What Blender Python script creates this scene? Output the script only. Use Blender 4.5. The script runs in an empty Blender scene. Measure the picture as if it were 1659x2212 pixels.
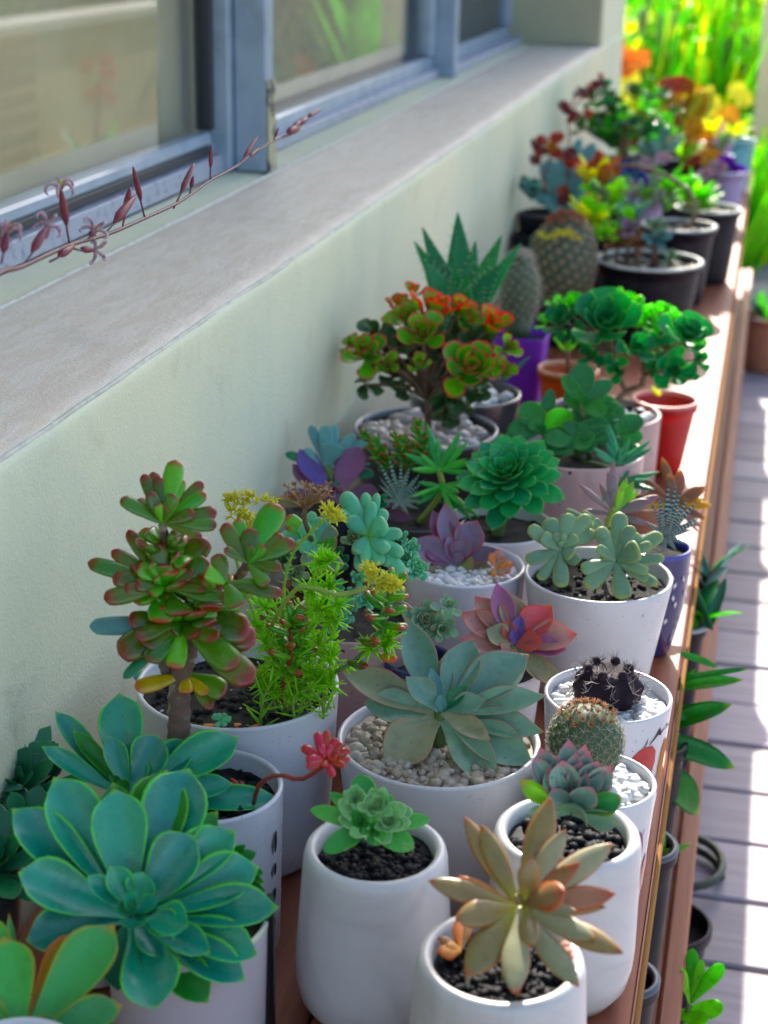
import bpy, math, random
import numpy as np
from mathutils import Vector, Matrix, noise
random.seed(7)
SC = bpy.context.scene
COL = SC.collection
V = Vector
# ------------------------------------------------------------------ camera
# measured on the photograph at 1659x2212: focal length 3500, camera 0.7 m above the bench top
FPX, PX, PY = 3500.0, 829.5, 1106.0
CAM = V((0.62, 0.0, 0.70))
_v1 = (1700 - PX, -175 - PY)
_s = 0.02
_d1 = V((_v1[0], -_v1[1], -FPX)).normalized()
_t = -(FPX * FPX) / (_v1[0] * (-_s) + _v1[1])
_up = -V((-_s * _t, -_t, -FPX)).normalized()
_x = _d1.cross(_up)
RM = Matrix((_x, _d1, _up)).transposed()      # world -> camera
RW = RM.transposed()                          # camera -> world
cam = bpy.data.cameras.new('camera'); camo = bpy.data.objects.new('camera', cam); COL.objects.link(camo)
camo.matrix_world = Matrix.Translation(CAM) @ RW.to_4x4()
cam.sensor_fit = 'VERTICAL'; cam.sensor_height = 36; cam.sensor_width = 27
cam.lens = FPX / 2212 * 36
cam.clip_start = 0.02; cam.clip_end = 400
cam.dof.use_dof = True; cam.dof.focus_distance = 1.27; cam.dof.aperture_fstop = 6.8
SC.camera = camo
# ------------------------------------------------------------------ light
SUN_EL, SUN_AZ = 34.0, 7.5                    # azimuth from +Y towards -X (behind the house)
w = bpy.data.worlds.new('World'); SC.world = w; w.use_nodes = True
nt = w.node_tree; nt.nodes.clear()
sky = nt.nodes.new('ShaderNodeTexSky'); sky.sky_type = 'NISHITA'; sky.sun_disc = False
sky.sun_elevation = math.radians(SUN_EL); sky.sun_rotation = math.radians(-SUN_AZ)
sky.air_density = 1.0; sky.dust_density = 2.2; sky.ozone_density = 1.0
bg = nt.nodes.new('ShaderNodeBackground'); bg.inputs['Strength'].default_value = 0.15
wo = nt.nodes.new('ShaderNodeOutputWorld')
nt.links.new(sky.outputs[0], bg.inputs[0]); nt.links.new(bg.outputs[0], wo.inputs[0])
sun = bpy.data.lights.new('sun', 'SUN'); sun.energy = 4.1; sun.angle = math.radians(0.55); sun.color = (1, .93, .82)
suno = bpy.data.objects.new('sun', sun); COL.objects.link(suno)
_e, _a = math.radians(SUN_EL), math.radians(SUN_AZ)
SUND = V((-math.sin(_a) * math.cos(_e), math.cos(_a) * math.cos(_e), math.sin(_e)))
suno.rotation_euler = SUND.to_track_quat('Z', 'Y').to_euler(); suno.location = (0, 8, 6)
vs = SC.view_settings; vs.view_transform = 'Standard'; vs.look = 'None'; vs.exposure = 1.25; vs.gamma = 1; vs.use_curve_mapping = False
SC.cycles.use_denoising = True
SC.cycles.max_bounces = 8; SC.cycles.diffuse_bounces = 2; SC.cycles.transparent_max_bounces = 8
SC.cycles.sample_clamp_indirect = 6; SC.cycles.caustics_reflective = False; SC.cycles.caustics_refractive = False

# ------------------------------------------------------------------ helpers
def ray(px, py):
    return (RW @ V((px - PX, -(py - PY), -FPX))).normalized()
def at(px, py, z=None, x=None, y=None):
    r = ray(px, py)
    if z is not None: k = (z - CAM.z) / r.z
    elif x is not None: k = (x - CAM.x) / r.x
    else: k = (y - CAM.y) / r.y
    return CAM + r * k
def depth(p): return -(RM @ (V(p) - CAM)).z
def px2m(n, p): return n * depth(p) / FPX
def rnd(a, b): return random.uniform(a, b)

def label(o, lab=None, cat=None, group=None, kind=None):
    if lab: o['label'] = lab
    if cat: o['category'] = cat
    if group: o['group'] = group
    if kind: o['kind'] = kind
    return o
_WM = {}
def put(o, parent=None, M=None):
    """link o with world matrix M under parent"""
    COL.objects.link(o)
    M = M or Matrix()
    if parent is not None:
        o.parent = parent
        o.matrix_basis = _WM[parent.name].inverted() @ M
    else:
        o.matrix_basis = M
    _WM[o.name] = M
    return o
def empty(name, parent=None, loc=(0, 0, 0)):
    o = bpy.data.objects.new(name, None); o.empty_display_size = .01
    return put(o, parent, Matrix.Translation(V(loc)))
def thing(name, lab, cat, loc, group=None):
    return label(empty(name, None, loc), lab, cat, group)

class Acc:
    def __init__(s): s.v = []; s.f = []; s.uv = []; s.n = 0; s.smooth = True
    def add(s, T, M=None):
        v = T[0]
        if M is not None:
            m = np.array(M); v = v @ m[:3, :3].T + m[:3, 3]
        s.v.append(v); s.f.append([tuple(i + s.n for i in f) for f in T[1]]); s.uv.append(T[2]); s.n += len(v)
    def tpl(s):
        return (np.concatenate(s.v), [f for g in s.f for f in g], np.concatenate(s.uv))
    def build(s, name, mat, parent=None, smooth=True, kind=None):
        return obj(name, s.tpl(), mat, parent, smooth, kind)
def mesh(name, T, smooth=True):
    me = bpy.data.meshes.new(name)
    me.from_pydata(T[0].tolist(), [], T[1])
    uvl = me.uv_layers.new(name='UVMap')
    li = np.empty(len(me.loops), dtype=np.int32); me.loops.foreach_get('vertex_index', li)
    uvl.data.foreach_set('uv', np.asarray(T[2], dtype=np.float32)[li].ravel())
    if smooth: me.polygons.foreach_set('use_smooth', [True] * len(me.polygons))
    me.update()
    return me
def obj(name, T, mat, parent=None, smooth=True, kind=None):
    me = mesh(name, T, smooth); me.materials.append(mat)
    o = bpy.data.objects.new(name, me)
    put(o, parent)
    if kind: o['kind'] = kind
    return o
def inst(name, me, mat, parent, M):
    o = bpy.data.objects.new(name, me)
    put(o, parent, M)
    o.material_slots[0].link = 'OBJECT'; o.material_slots[0].material = mat
    return o

def box(x0, x1, y0, y1, z0, z1, b=0.0):
    """box, optionally with chamfered long edges"""
    if b <= 0:
        v = [(x, y, z) for x in (x0, x1) for y in (y0, y1) for z in (z0, z1)]
        f = [(0, 1, 3, 2), (4, 6, 7, 5), (0, 4, 5, 1), (2, 3, 7, 6), (0, 2, 6, 4), (1, 5, 7, 3)]
        return (np.array(v, float), f, np.zeros((8, 2)))
    v = []; 
    for sx in (0, 1):
        for sy in (0, 1):
            for sz in (0, 1):
                X = x0 if not sx else x1; Y = y0 if not sy else y1; Z = z0 if not sz else z1
                ix = b if not sx else -b; iy = b if not sy else -b; iz = b if not sz else -b
                v += [(X, Y + iy, Z + iz), (X + ix, Y, Z + iz), (X + ix, Y + iy, Z)]
    def I(sx, sy, sz, a): return ((sx * 2 + sy) * 2 + sz) * 3 + a
    f = []
    f += [(I(0,0,0,0), I(0,0,1,0), I(0,1,1,0), I(0,1,0,0)), (I(1,0,0,0), I(1,1,0,0), I(1,1,1,0), I(1,0,1,0))]
    f += [(I(0,0,0,1), I(1,0,0,1), I(1,0,1,1), I(0,0,1,1)), (I(0,1,0,1), I(0,1,1,1), I(1,1,1,1), I(1,1,0,1))]
    f += [(I(0,0,0,2), I(0,1,0,2), I(1,1,0,2), I(1,0,0,2)), (I(0,0,1,2), I(1,0,1,2), I(1,1,1,2), I(0,1,1,2))]
    for sy in (0, 1):
        for sz in (0, 1):
            f.append((I(0,sy,sz,1), I(1,sy,sz,1), I(1,sy,sz,2), I(0,sy,sz,2)))
    for sx in (0, 1):
        for sz in (0, 1):
            f.append((I(sx,0,sz,0), I(sx,1,sz,0), I(sx,1,sz,2), I(sx,0,sz,2)))
    for sx in (0, 1):
        for sy in (0, 1):
            f.append((I(sx,sy,0,0), I(sx,sy,1,0), I(sx,sy,1,1), I(sx,sy,0,1)))
    for sx in (0, 1):
        for sy in (0, 1):
            for sz in (0, 1): f.append((I(sx,sy,sz,0), I(sx,sy,sz,1), I(sx,sy,sz,2)))
    return (np.array(v, float), f, np.zeros((len(v), 2)))

def lathe(prof, seg=56, wob=0.0, seed=0):
    """surface of revolution; prof = [(r,z)...], r=0 at an end closes it"""
    v = []; f = []; uv = []
    n = len(prof)
    for j, (r, z) in enumerate(prof):
        for i in range(seg):
            a = 2 * math.pi * i / seg
            k = 1 + wob * noise.noise(V((math.cos(a) * 1.3 + seed, math.sin(a) * 1.3, z * 12)))
            v.append((r * k * math.cos(a), r * k * math.sin(a), z)); uv.append((i / seg, j / (n - 1)))
    for j in range(n - 1):
        for i in range(seg):
            k = (i + 1) % seg
            f.append((j * seg + i, j * seg + k, (j + 1) * seg + k, (j + 1) * seg + i))
    return (np.array(v), f, np.array(uv))

def tube(pts, rad, seg=8, cap=True):
    pts = [V(p) for p in pts]
    if not isinstance(rad, (list, tuple)): rad = [rad] * len(pts)
    v = []; f = []; uv = []
    t = (pts[1] - pts[0]).normalized()
    n = t.orthogonal().normalized()
    for j, p in enumerate(pts):
        t = (pts[min(j + 1, len(pts) - 1)] - pts[max(j - 1, 0)]).normalized()
        n = (n - t * n.dot(t)).normalized(); b = t.cross(n)
        for i in range(seg):
            a = 2 * math.pi * i / seg
            v.append(p + (n * math.cos(a) + b * math.sin(a)) * rad[j]); uv.append((j / (len(pts) - 1), i / seg))
    for j in range(len(pts) - 1):
        for i in range(seg):
            k = (i + 1) % seg
            f.append((j * seg + i, j * seg + k, (j + 1) * seg + k, (j + 1) * seg + i))
    if cap:
        f.append(tuple(range(seg))[::-1]); f.append(tuple((len(pts) - 1) * seg + i for i in range(seg)))
    return (np.array([tuple(q) for q in v]), f, np.array(uv))

def spline(cps, n):
    """Catmull-Rom through cps, n samples"""
    c = [V(p) for p in cps]; c = [c[0] * 2 - c[1]] + c + [c[-1] * 2 - c[-2]]
    out = []
    m = len(c) - 3
    for i in range(n):
        t = i / (n - 1) * m; k = min(int(t), m - 1); t -= k
        a, b, d, e = c[k], c[k + 1], c[k + 2], c[k + 3]
        out.append(.5 * ((2 * b) + (d - a) * t + (2 * a - 5 * b + 4 * d - e) * t * t + (3 * b - a - 3 * d + e) * t ** 3))
    return out

def ico(sub=1):
    import bmesh
    bm = bmesh.new(); bmesh.ops.create_icosphere(bm, subdivisions=sub, radius=1)
    v = np.array([tuple(q.co) for q in bm.verts]); f = [tuple(q.index for q in g.verts) for g in bm.faces]; bm.free()
    return v, f, np.zeros((len(v), 2))
ICO1, ICO2 = ico(1), ico(2)

# ---- leaves: unit length along +Y, half width .5 along X, upper face +Z
PROF = {
 'echeveria': [(0, .26), (.2, .42), (.45, .80), (.65, 1), (.8, .9), (.9, .60), (.955, .24), (1, .02)],
 'ghost': [(0, .30), (.2, .5), (.45, .9), (.6, 1), (.78, .82), (.92, .42), (1, .03)],
 'bean': [(0, .35), (.15, .62), (.45, .95), (.75, 1), (.9, .8), (.97, .5), (1, .05)],
 'paddle': [(0, .24), (.25, .5), (.55, .9), (.75, 1), (.88, .86), (.96, .52), (1, .05)],
 'blunt': [(0, .3), (.25, .58), (.55, .95), (.75, 1), (.88, .9), (.95, .7), (1, .10)],
 'spike': [(0, 1), (.12, .98), (.5, .70), (.85, .26), (1, .01)],
 'point': [(0, .28), (.2, .48), (.42, .88), (.56, 1), (.72, .86), (.86, .5), (.95, .17), (1, .01)],
 'rose': [(0, .25), (.3, .48), (.55, .88), (.7, 1), (.82, .90), (.92, .52), (.97, .2), (1, .01)],
 'strap': [(0, .6), (.3, .95), (.55, 1), (.8, .7), (1, .02)],
 'needle': [(0, .7), (.4, 1), (.75, .7), (1, .05)],
 'spoon': [(0, .22), (.3, .38), (.6, .82), (.78, 1), (.9, .84), (.97, .42), (1, .03)],
 'oval': [(0, .18), (.15, .45), (.4, .9), (.6, 1), (.8, .85), (.93, .5), (1, .04)],
}
def wid(prof, u):
    P = PROF[prof]
    for i in range(len(P) - 1):
        if u <= P[i + 1][0] + 1e-9:
            (a, p), (b, q) = P[i], P[i + 1]
            p0 = P[i - 1] if i else (a - (b - a), p); q0 = P[i + 2] if i + 2 < len(P) else (b + (b - a), q - (p - q) * .0)
            t = (u - a) / (b - a)
            m0 = (q - p0[1]) / (b - p0[0]) * (b - a); m1 = (q0[1] - p) / (q0[0] - a) * (b - a)
            if i + 2 >= len(P): m1 = (q - p) * 1.3
            return max(.0, (2*t**3 - 3*t*t + 1) * p + (t**3 - 2*t*t + t) * m0 + (-2*t**3 + 3*t*t) * q + (t**3 - t*t) * m1)
    return 0.0
def leaf_tpl(prof, th_top=.10, th_bot=.16, cup=.10, bend=.15, keel=0, nu=12, nv=12, teeth=0, aspect=2.0, roll=0, seed=0):
    """bend/cup are in units of the width; aspect = length/width of the finished leaf"""
    v = []; f = []; uv = []
    us = [0, .06, .14] + [.14 + .72 * i / (nu - 5) for i in range(1, nu - 4)] + [.93, .975, 1.0]
    us = sorted(set(us))
    for u in us:
        wv = wid(prof, u)
        tt = min(1, wv * 1.05) * (1 - .35 * u)
        for i in range(nv):
            a = 2 * math.pi * i / nv
            c, s = math.cos(a), math.sin(a)
            x = .5 * wv * c
            if teeth and abs(c) > .9: x *= 1 + teeth * (1 if int(u * 26) % 2 else -1) * (u > .25)
            z = (th_top if s > 0 else th_bot) * tt * (abs(s) ** .9) * (1 if s > 0 else -1)
            if keel and s < -.9: z -= keel * tt
            z += cup * (2 * x) ** 2 + bend * (u ** 2) * aspect * .5
            z += .02 * noise.noise(V((x * 3 + seed, u * 4, seed * 1.7)))
            xx = x + roll * u * u
            v.append((xx, u, z)); uv.append((u, abs(c)))
    m = len(us)
    for j in range(m - 1):
        for i in range(nv):
            k = (i + 1) % nv
            f.append((j * nv + i, j * nv + k, (j + 1) * nv + k, (j + 1) * nv + i))
    f.append(tuple(range(nv))[::-1]); f.append(tuple((m - 1) * nv + i for i in range(nv)))
    return (np.array(v), f, np.array(uv))
LT = {}
def LV(kind, n, *a, **k):
    LT[kind] = [leaf_tpl(*a, **{**k, 'bend': k.get('bend', .1) * (.6 + .4 * i), 'roll': (i - (n - 1) / 2) * .10, 'seed': i * 3.1}) for i in range(n)]
LV('echeveria', 4, 'echeveria', th_top=.04, th_bot=.12, cup=.34, bend=.26, nu=14, nv=14)
LV('flat', 4, 'echeveria', th_top=.05, th_bot=.12, cup=.10, bend=.08, nu=12, nv=12)
LV('small', 3, 'echeveria', th_top=.05, th_bot=.14, cup=.18, bend=.25, nu=9, nv=8)
LV('ghost', 4, 'ghost', th_top=.22, th_bot=.36, cup=.0, bend=.16, keel=.04, nu=14, nv=14)
LV('broad', 4, 'point', th_top=.05, th_bot=.17, cup=.30, bend=.14, keel=.02, nu=14, nv=14)
LV('plump', 3, 'blunt', th_top=.20, th_bot=.30, cup=.0, bend=.12, nu=11, nv=12)
LV('bean', 3, 'bean', th_top=.38, th_bot=.42, cup=0, bend=.12, nu=10, nv=10)
LV('paddle', 4, 'paddle', th_top=.10, th_bot=.16, cup=.06, bend=.10, nu=12, nv=12)
LV('spike', 3, 'spike', th_top=.10, th_bot=.34, cup=.16, bend=.06, nu=11, nv=10)
LV('curvy', 3, 'spike', th_top=.25, th_bot=.40, cup=.02, bend=.50, nu=11, nv=9, aspect=3)
LV('strap', 3, 'strap', th_top=.02, th_bot=.03, cup=.25, bend=-.35, nu=11, nv=8, aspect=5)
LV('pencil', 3, 'needle', th_top=.38, th_bot=.42, cup=0, bend=.30, nu=11, nv=8, aspect=4)
LV('needle', 2, 'needle', th_top=.2, th_bot=.3, cup=0, bend=.1, nu=7, nv=5)
LV('spoon', 4, 'spoon', th_top=.03, th_bot=.07, cup=.18, bend=.18, nu=11, nv=10)
LV('rose', 4, 'rose', th_top=.03, th_bot=.08, cup=.24, bend=.20, nu=12, nv=10)
LV('spoonlow', 2, 'spoon', th_top=.03, th_bot=.07, cup=.18, bend=.25, nu=8, nv=6)
LV('oval', 4, 'oval', th_top=.05, th_bot=.09, cup=.16, bend=.05, nu=14, nv=12, teeth=.035)
_LM = {}
def leaf_mesh(kind):
    if kind not in _LM:
        _LM[kind] = []
        for i, T in enumerate(LT[kind]):
            me = mesh('leaf', T); me.materials.append(None); _LM[kind].append(me)
    return random.choice(_LM[kind])
def leaf_matrix(B, T, width, normal, th=1.0):
    B, T = V(B), V(T); d = T - B; L = d.length; d = d / L
    n = normal - d * normal.dot(d)
    if n.length < .12: n = V((0, 0, 1)) - d * d.z
    n.normalize(); x = d.cross(n)
    M = Matrix((x * width, d * L, n * width * th)).transposed().to_4x4(); M.translation = B
    return M
def leaf(parent, kind, mat, B, T, width, normal, th=1.0, name='leaf'):
    return inst(name, leaf_mesh(kind), mat, parent, leaf_matrix(B, T, width, normal, th))

TOCAM = lambda p: (CAM - V(p)).normalized()
def star(parent, c, Y, tips, kind, mat, lift=(.05, .5), axis=None, start=.04, dz=0, th=1.0, S=None, wk=1.0):
    """a plant whose leaves run from centre c to the listed tips; S = (x0, y0, scale) of the picture crop the numbers were read from"""
    def cv(x, y): return (x, y) if S is None else ((S[0] + x / S[2]) / 1.507, (S[1] + y / S[2]) / 1.507)
    k = 1.0 if S is None else 1 / S[2] / 1.507
    c = cv(*c)
    B = at(*c, y=Y); tc = TOCAM(B)
    ax = (axis.normalized() if axis else (tc * .85 + V((0, 0, .5))).normalized())
    n = len(tips); mats = mat if isinstance(mat, list) else [mat]
    for i, t in enumerate(tips):
        x, y = cv(t[0], t[1]); wpx = t[2] * k * wk
        lf = t[3] if len(t) > 3 and t[3] is not None else lift[0] + (lift[1] - lift[0]) * i / max(1, n - 1)
        m = t[4] if len(t) > 4 and t[4] is not None else random.choice(mats)
        b0 = V(B)
        if len(t) > 5: b0 = at(*cv(*t[5]), y=Y)
        r = ray(x, y); q = (b0 - CAM).dot(ax) / r.dot(ax)
        T0 = CAM + r * q; L0 = max((T0 - b0).length, 1e-3)
        T = T0 - r * lf * L0
        wd = px2m(wpx, (T + b0) / 2)
        d = (T - b0).normalized()
        leaf(parent, kind, m, b0 + d * start * L0, T, wd, ax, th)
def rosette(parent, c, R, axis, N, kind, mat, wr=.5, el=(8, 80), r0=.06, h=.12, lmin=.22, joined=False, name='rosette', th=1.0, p=.9, spin=None, lab=None, jit=5, droop=0):
    """leaves spiralling round c (a 3D point); el = elevation of outer and inner leaves above the rosette plane"""
    ax = V(axis).normalized(); X = ax.orthogonal().normalized(); Y = ax.cross(X)
    if spin is None: spin = rnd(0, 6.28)
    acc = Acc() if joined else None
    g = parent
    if not joined and name:
        g = empty(name, parent, c)
        if lab: g['label'] = lab
    mats = mat if isinstance(mat, list) else [mat]
    for i in range(N):
        t = 1 - i / (N - 1) if N > 1 else 1         # 1 outer
        a = spin + i * 2.39996 + math.radians(rnd(-jit, jit))
        e = math.radians(el[0] + (el[1] - el[0]) * (1 - t) ** p + rnd(-jit, jit) * .6)
        L = R * (lmin + (1 - lmin) * t ** .8) * rnd(.93, 1.05)
        rad = X * math.cos(a) + Y * math.sin(a)
        B = V(c) + rad * R * r0 * t - ax * R * h * t
        T = B + (rad * math.cos(e) + ax * math.sin(e)) * L
        M = leaf_matrix(B, T, L * wr * (1 + .15 * (1 - t)), (ax - rad * .25).normalized(), th)
        if joined: acc.add(random.choice(LT[kind]), M)
        else: inst('leaf', leaf_mesh(kind), mats[0] if len(mats) == 1 else mats[min(len(mats) - 1, int((1 - t) * len(mats)))], g, M)
    if joined: return acc
    return g

# ------------------------------------------------------------------ materials
def mk(name):
    m = bpy.data.materials.new(name); m.use_nodes = True; t = m.node_tree; t.nodes.clear()
    o = t.nodes.new('ShaderNodeOutputMaterial'); b = t.nodes.new('ShaderNodeBsdfPrincipled')
    t.links.new(b.outputs[0], o.inputs[0])
    return m, t, b, o
def N(t, ty, **k):
    n = t.nodes.new(ty)
    for a, b in k.items():
        if a in n.inputs: n.inputs[a].default_value = b
        else: setattr(n, a, b)
    return n
def c4(c): return (c[0], c[1], c[2], 1)
def mixc(t, a, b, fac, blend='MIX'):
    m = t.nodes.new('ShaderNodeMix'); m.data_type = 'RGBA'; m.blend_type = blend
    for s, v in ((m.inputs[0], fac), (m.inputs[6], a), (m.inputs[7], b)):
        if isinstance(v, bpy.types.NodeSocket): t.links.new(v, s)
        elif isinstance(v, (int, float)): s.default_value = v
        else: s.default_value = c4(v)
    return m.outputs[2]
def ramp(t, src, a, b, lo=0., hi=1.):
    r = t.nodes.new('ShaderNodeMapRange'); r.interpolation_type = 'SMOOTHSTEP'
    r.inputs[1].default_value = a; r.inputs[2].default_value = b; r.inputs[3].default_value = lo; r.inputs[4].default_value = hi
    t.links.new(src, r.inputs[0]); return r.outputs[0]
def nz(t, scale, detail=3, rough=.55, co=None, dist=0):
    n = N(t, 'ShaderNodeTexNoise'); n.inputs['Scale'].default_value = scale; n.inputs['Detail'].default_value = detail; n.inputs['Roughness'].default_value = rough; n.inputs['Distortion'].default_value = dist
    if co is not None: t.links.new(co, n.inputs['Vector'])
    return n.outputs[0]
def bump(t, b, h, strength=.3, dist=.001):
    n = t.nodes.new('ShaderNodeBump'); n.inputs['Strength'].default_value = strength; n.inputs['Distance'].default_value = dist
    t.links.new(h, n.inputs['Height']); t.links.new(n.outputs[0], b.inputs['Normal'])
def geo(t): return N(t, 'ShaderNodeNewGeometry').outputs['Position']
def objc(t): return N(t, 'ShaderNodeTexCoord').outputs['Object']

def vivid(c, s=1.48, v=1.22):
    if c is None: return None
    g = (c[0] + c[1] + c[2]) / 3
    return tuple(min(.8, max(.004, (g + (k - g) * s) * v)) for k in c)
def leafmat(name, base, tip=None, edge=None, basec=None, tip0=.75, e0=.85, rough=.42, trans=.12, mot=.18, bandc=None, spots=None, sss=.0, coat=0.0, edge_amt=1.0, spec=.52):
    m, t, b, o = mk(name)
    base, tip, edge, basec = vivid(base), vivid(tip), vivid(edge), vivid(basec)
    uv = N(t, 'ShaderNodeUVMap'); sp = N(t, 'ShaderNodeSeparateXYZ'); t.links.new(uv.outputs[0], sp.inputs[0])
    U, E = sp.outputs[0], sp.outputs[1]
    co = geo(t)
    oi = N(t, 'ShaderNodeObjectInfo').outputs['Random']
    col = mixc(t, base, [c * (1 - mot * 1.2) for c in base], ramp(t, nz(t, 90, 4, .6, co), .45, .75))
    if basec: col = mixc(t, basec, col, ramp(t, U, 0.0, .45))
    hs = N(t, 'ShaderNodeHueSaturation'); t.links.new(col, hs.inputs['Color'])
    t.links.new(ramp(t, oi, 0, 1, .82, 1.16), hs.inputs['Value']); t.links.new(ramp(t, oi, 1, 0, .485, .515), hs.inputs['Hue'])
    col = hs.outputs[0]
    if bandc:   # pale cross bands of raised dots
        wv = N(t, 'ShaderNodeMath', operation='SINE'); mm = N(t, 'ShaderNodeMath', operation='MULTIPLY'); mm.inputs[1].default_value = 66
        t.links.new(U, mm.inputs[0]); t.links.new(mm.outputs[0], wv.inputs[0])
        col = mixc(t, col, bandc, ramp(t, wv.outputs[0], .35, .75))
    if tip: col = mixc(t, col, tip, ramp(t, U, tip0, 1.0))
    if edge:
        e = ramp(t, E, e0, min(1.0, e0 + .14)) if edge_amt >= 1 else ramp(t, E, e0, min(1.0, e0 + .14), 0, edge_amt)
        mu = N(t, 'ShaderNodeMath', operation='MULTIPLY'); t.links.new(e, mu.inputs[0]); t.links.new(ramp(t, U, .12, .5), mu.inputs[1])
        col = mixc(t, col, edge, mu.outputs[0])
    if spots: col = mixc(t, col, spots, ramp(t, nz(t, 420, 1, .4, co), .68, .72))
    # worn waxy bloom: paler, drier film
    bl = ramp(t, nz(t, 60, 5, .75, co), .35, .8, 0, .07)
    col = mixc(t, col, [min(.75, c * 1.25 + .06) for c in base], bl)
    # small corky scars, dust in patches
    col = mixc(t, col, (.12, .075, .035), ramp(t, nz(t, 300, 2, .5, co), .715, .735, 0, .75))
    col = mixc(t, col, [c * .55 for c in base], ramp(t, nz(t, 32, 3, .6, co), .58, .72, 0, .5))
    t.links.new(col, b.inputs['Base Color'])
    t.links.new(ramp(t, nz(t, 75, 4, .7, co), .3, .7, max(.1, rough - .12), rough + .14), b.inputs['Roughness']); b.inputs['Specular IOR Level'].default_value = spec
    if coat: b.inputs['Coat Weight'].default_value = coat; b.inputs['Coat Roughness'].default_value = .25
    if sss:
        b.inputs['Subsurface Weight'].default_value = sss; b.inputs['Subsurface Radius'].default_value = (.6, 1, .3); b.inputs['Subsurface Scale'].default_value = .004
    bump(t, b, nz(t, 260, 4, .6, co), .12, .0006)
    if trans:
        tr = N(t, 'ShaderNodeBsdfTranslucent'); s2 = N(t, 'ShaderNodeHueSaturation'); s2.inputs['Saturation'].default_value = 1.1; s2.inputs['Value'].default_value = 1.7
        t.links.new(col, s2.inputs['Color']); t.links.new(s2.outputs[0], tr.inputs['Color'])
        mx = N(t, 'ShaderNodeMixShader'); mx.inputs[0].default_value = trans
        t.links.new(b.outputs[0], mx.inputs[1]); t.links.new(tr.outputs[0], mx.inputs[2]); t.links.new(mx.outputs[0], o.inputs[0])
    return m
def plain(name, col, rough=.5, col2=None, sc=20, bmp=0, bs=200, coat=0, metal=0, lo=.4, hi=.65, coords='geo', spec=.5, trans=0):
    m, t, b, o = mk(name); co = geo(t) if coords == 'geo' else objc(t)
    if col2:
        c = mixc(t, col, col2, ramp(t, nz(t, sc, 5, .6, co), lo, hi)); t.links.new(c, b.inputs['Base Color'])
    else: b.inputs['Base Color'].default_value = c4(col); c = None
    b.inputs['Roughness'].default_value = rough; b.inputs['Metallic'].default_value = metal; b.inputs['Specular IOR Level'].default_value = spec
    if coat: b.inputs['Coat Weight'].default_value = coat; b.inputs['Coat Roughness'].default_value = .06
    if bmp: bump(t, b, nz(t, bs, 5, .65, co), bmp, .002)
    if trans:
        tr = N(t, 'ShaderNodeBsdfTranslucent')
        if c is not None: t.links.new(c, tr.inputs[0])
        else: tr.inputs[0].default_value = c4(col)
        mx = N(t, 'ShaderNodeMixShader'); mx.inputs[0].default_value = trans
        t.links.new(b.outputs[0], mx.inputs[1]); t.links.new(tr.outputs[0], mx.inputs[2]); t.links.new(mx.outputs[0], o.inputs[0])
    return m
def wood(name, a, bcol, dark, rough=.45, axis='y', sc=1.0, coat=0.0, spec=.5):
    m, t, b, o = mk(name); b.inputs['Specular IOR Level'].default_value = spec
    mp = N(t, 'ShaderNodeMapping'); t.links.new(geo(t), mp.inputs[0])
    mp.inputs['Scale'].default_value = {'y': (60 * sc, 3 * sc, 60 * sc), 'x': (3 * sc, 60 * sc, 60 * sc), 'z': (60 * sc, 60 * sc, 3 * sc)}[axis]
    oi = N(t, 'ShaderNodeObjectInfo').outputs['Random']
    g = nz(t, 1.0, 6, .65, mp.outputs[0], .6)
    col = mixc(t, a, bcol, ramp(t, g, .3, .7)); col = mixc(t, col, dark, ramp(t, nz(t, 2.6, 4, .7, mp.outputs[0], .3), .58, .75, 0, .7))
    hs = N(t, 'ShaderNodeHueSaturation'); t.links.new(col, hs.inputs['Color']); t.links.new(ramp(t, oi, 0, 1, .8, 1.2), hs.inputs['Value'])
    t.links.new(hs.outputs[0], b.inputs['Base Color'])
    b.inputs['Roughness'].default_value = rough; bump(t, b, g, .35, .0012)
    if coat: b.inputs['Coat Weight'].default_value = coat; b.inputs['Coat Roughness'].default_value = .3
    return m

def stucco(name, a, b2, bs=900, strength=.5, dirt=None, dist=.0045):
    m, t, b, o = mk(name); co = geo(t)
    col = mixc(t, a, b2, ramp(t, nz(t, 3.2, 6, .62, co), .35, .7))
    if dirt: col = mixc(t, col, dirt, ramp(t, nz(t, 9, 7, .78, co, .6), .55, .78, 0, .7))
    t.links.new(col, b.inputs['Base Color']); b.inputs['Roughness'].default_value = .78
    h = mixc(t, nz(t, bs, 5, .65, co), nz(t, 45, 4, .6, co), .45)
    bump(t, b, h, strength, dist)
    return m
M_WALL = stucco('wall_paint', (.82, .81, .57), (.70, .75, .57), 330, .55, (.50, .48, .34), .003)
def sillmat():
    m, t, b, o = mk('sill_paint'); co = geo(t)
    mp = N(t, 'ShaderNodeMapping'); t.links.new(co, mp.inputs[0]); mp.inputs['Scale'].default_value = (40, 9, 30); mp.inputs['Rotation'].default_value = (0, 0, .25)
    st = nz(t, 1.6, 7, .72, mp.outputs[0], .8)
    col = mixc(t, (.80, .69, .55), (.90, .82, .70), ramp(t, st, .35, .65))
    col = mixc(t, col, (.55, .50, .43), ramp(t, nz(t, 7, 6, .7, co, .4), .52, .75, 0, .6))
    col = mixc(t, col, (.24, .23, .22), ramp(t, nz(t, 130, 5, .7, co), .66, .74, 0, .7))
    t.links.new(col, b.inputs['Base Color']); b.inputs['Roughness'].default_value = .42
    bump(t, b, mixc(t, st, nz(t, 300, 5, .7, co), .5), .6, .004)
    return m
M_SILL = sillmat()
M_CAULK = plain('sealant', (.74, .72, .62), .6, (.60, .58, .50), 60, .6, 500)
M_REVEAL = stucco('reveal_paint', (.46, .45, .30), (.42, .41, .28), 400, .3)
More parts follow.
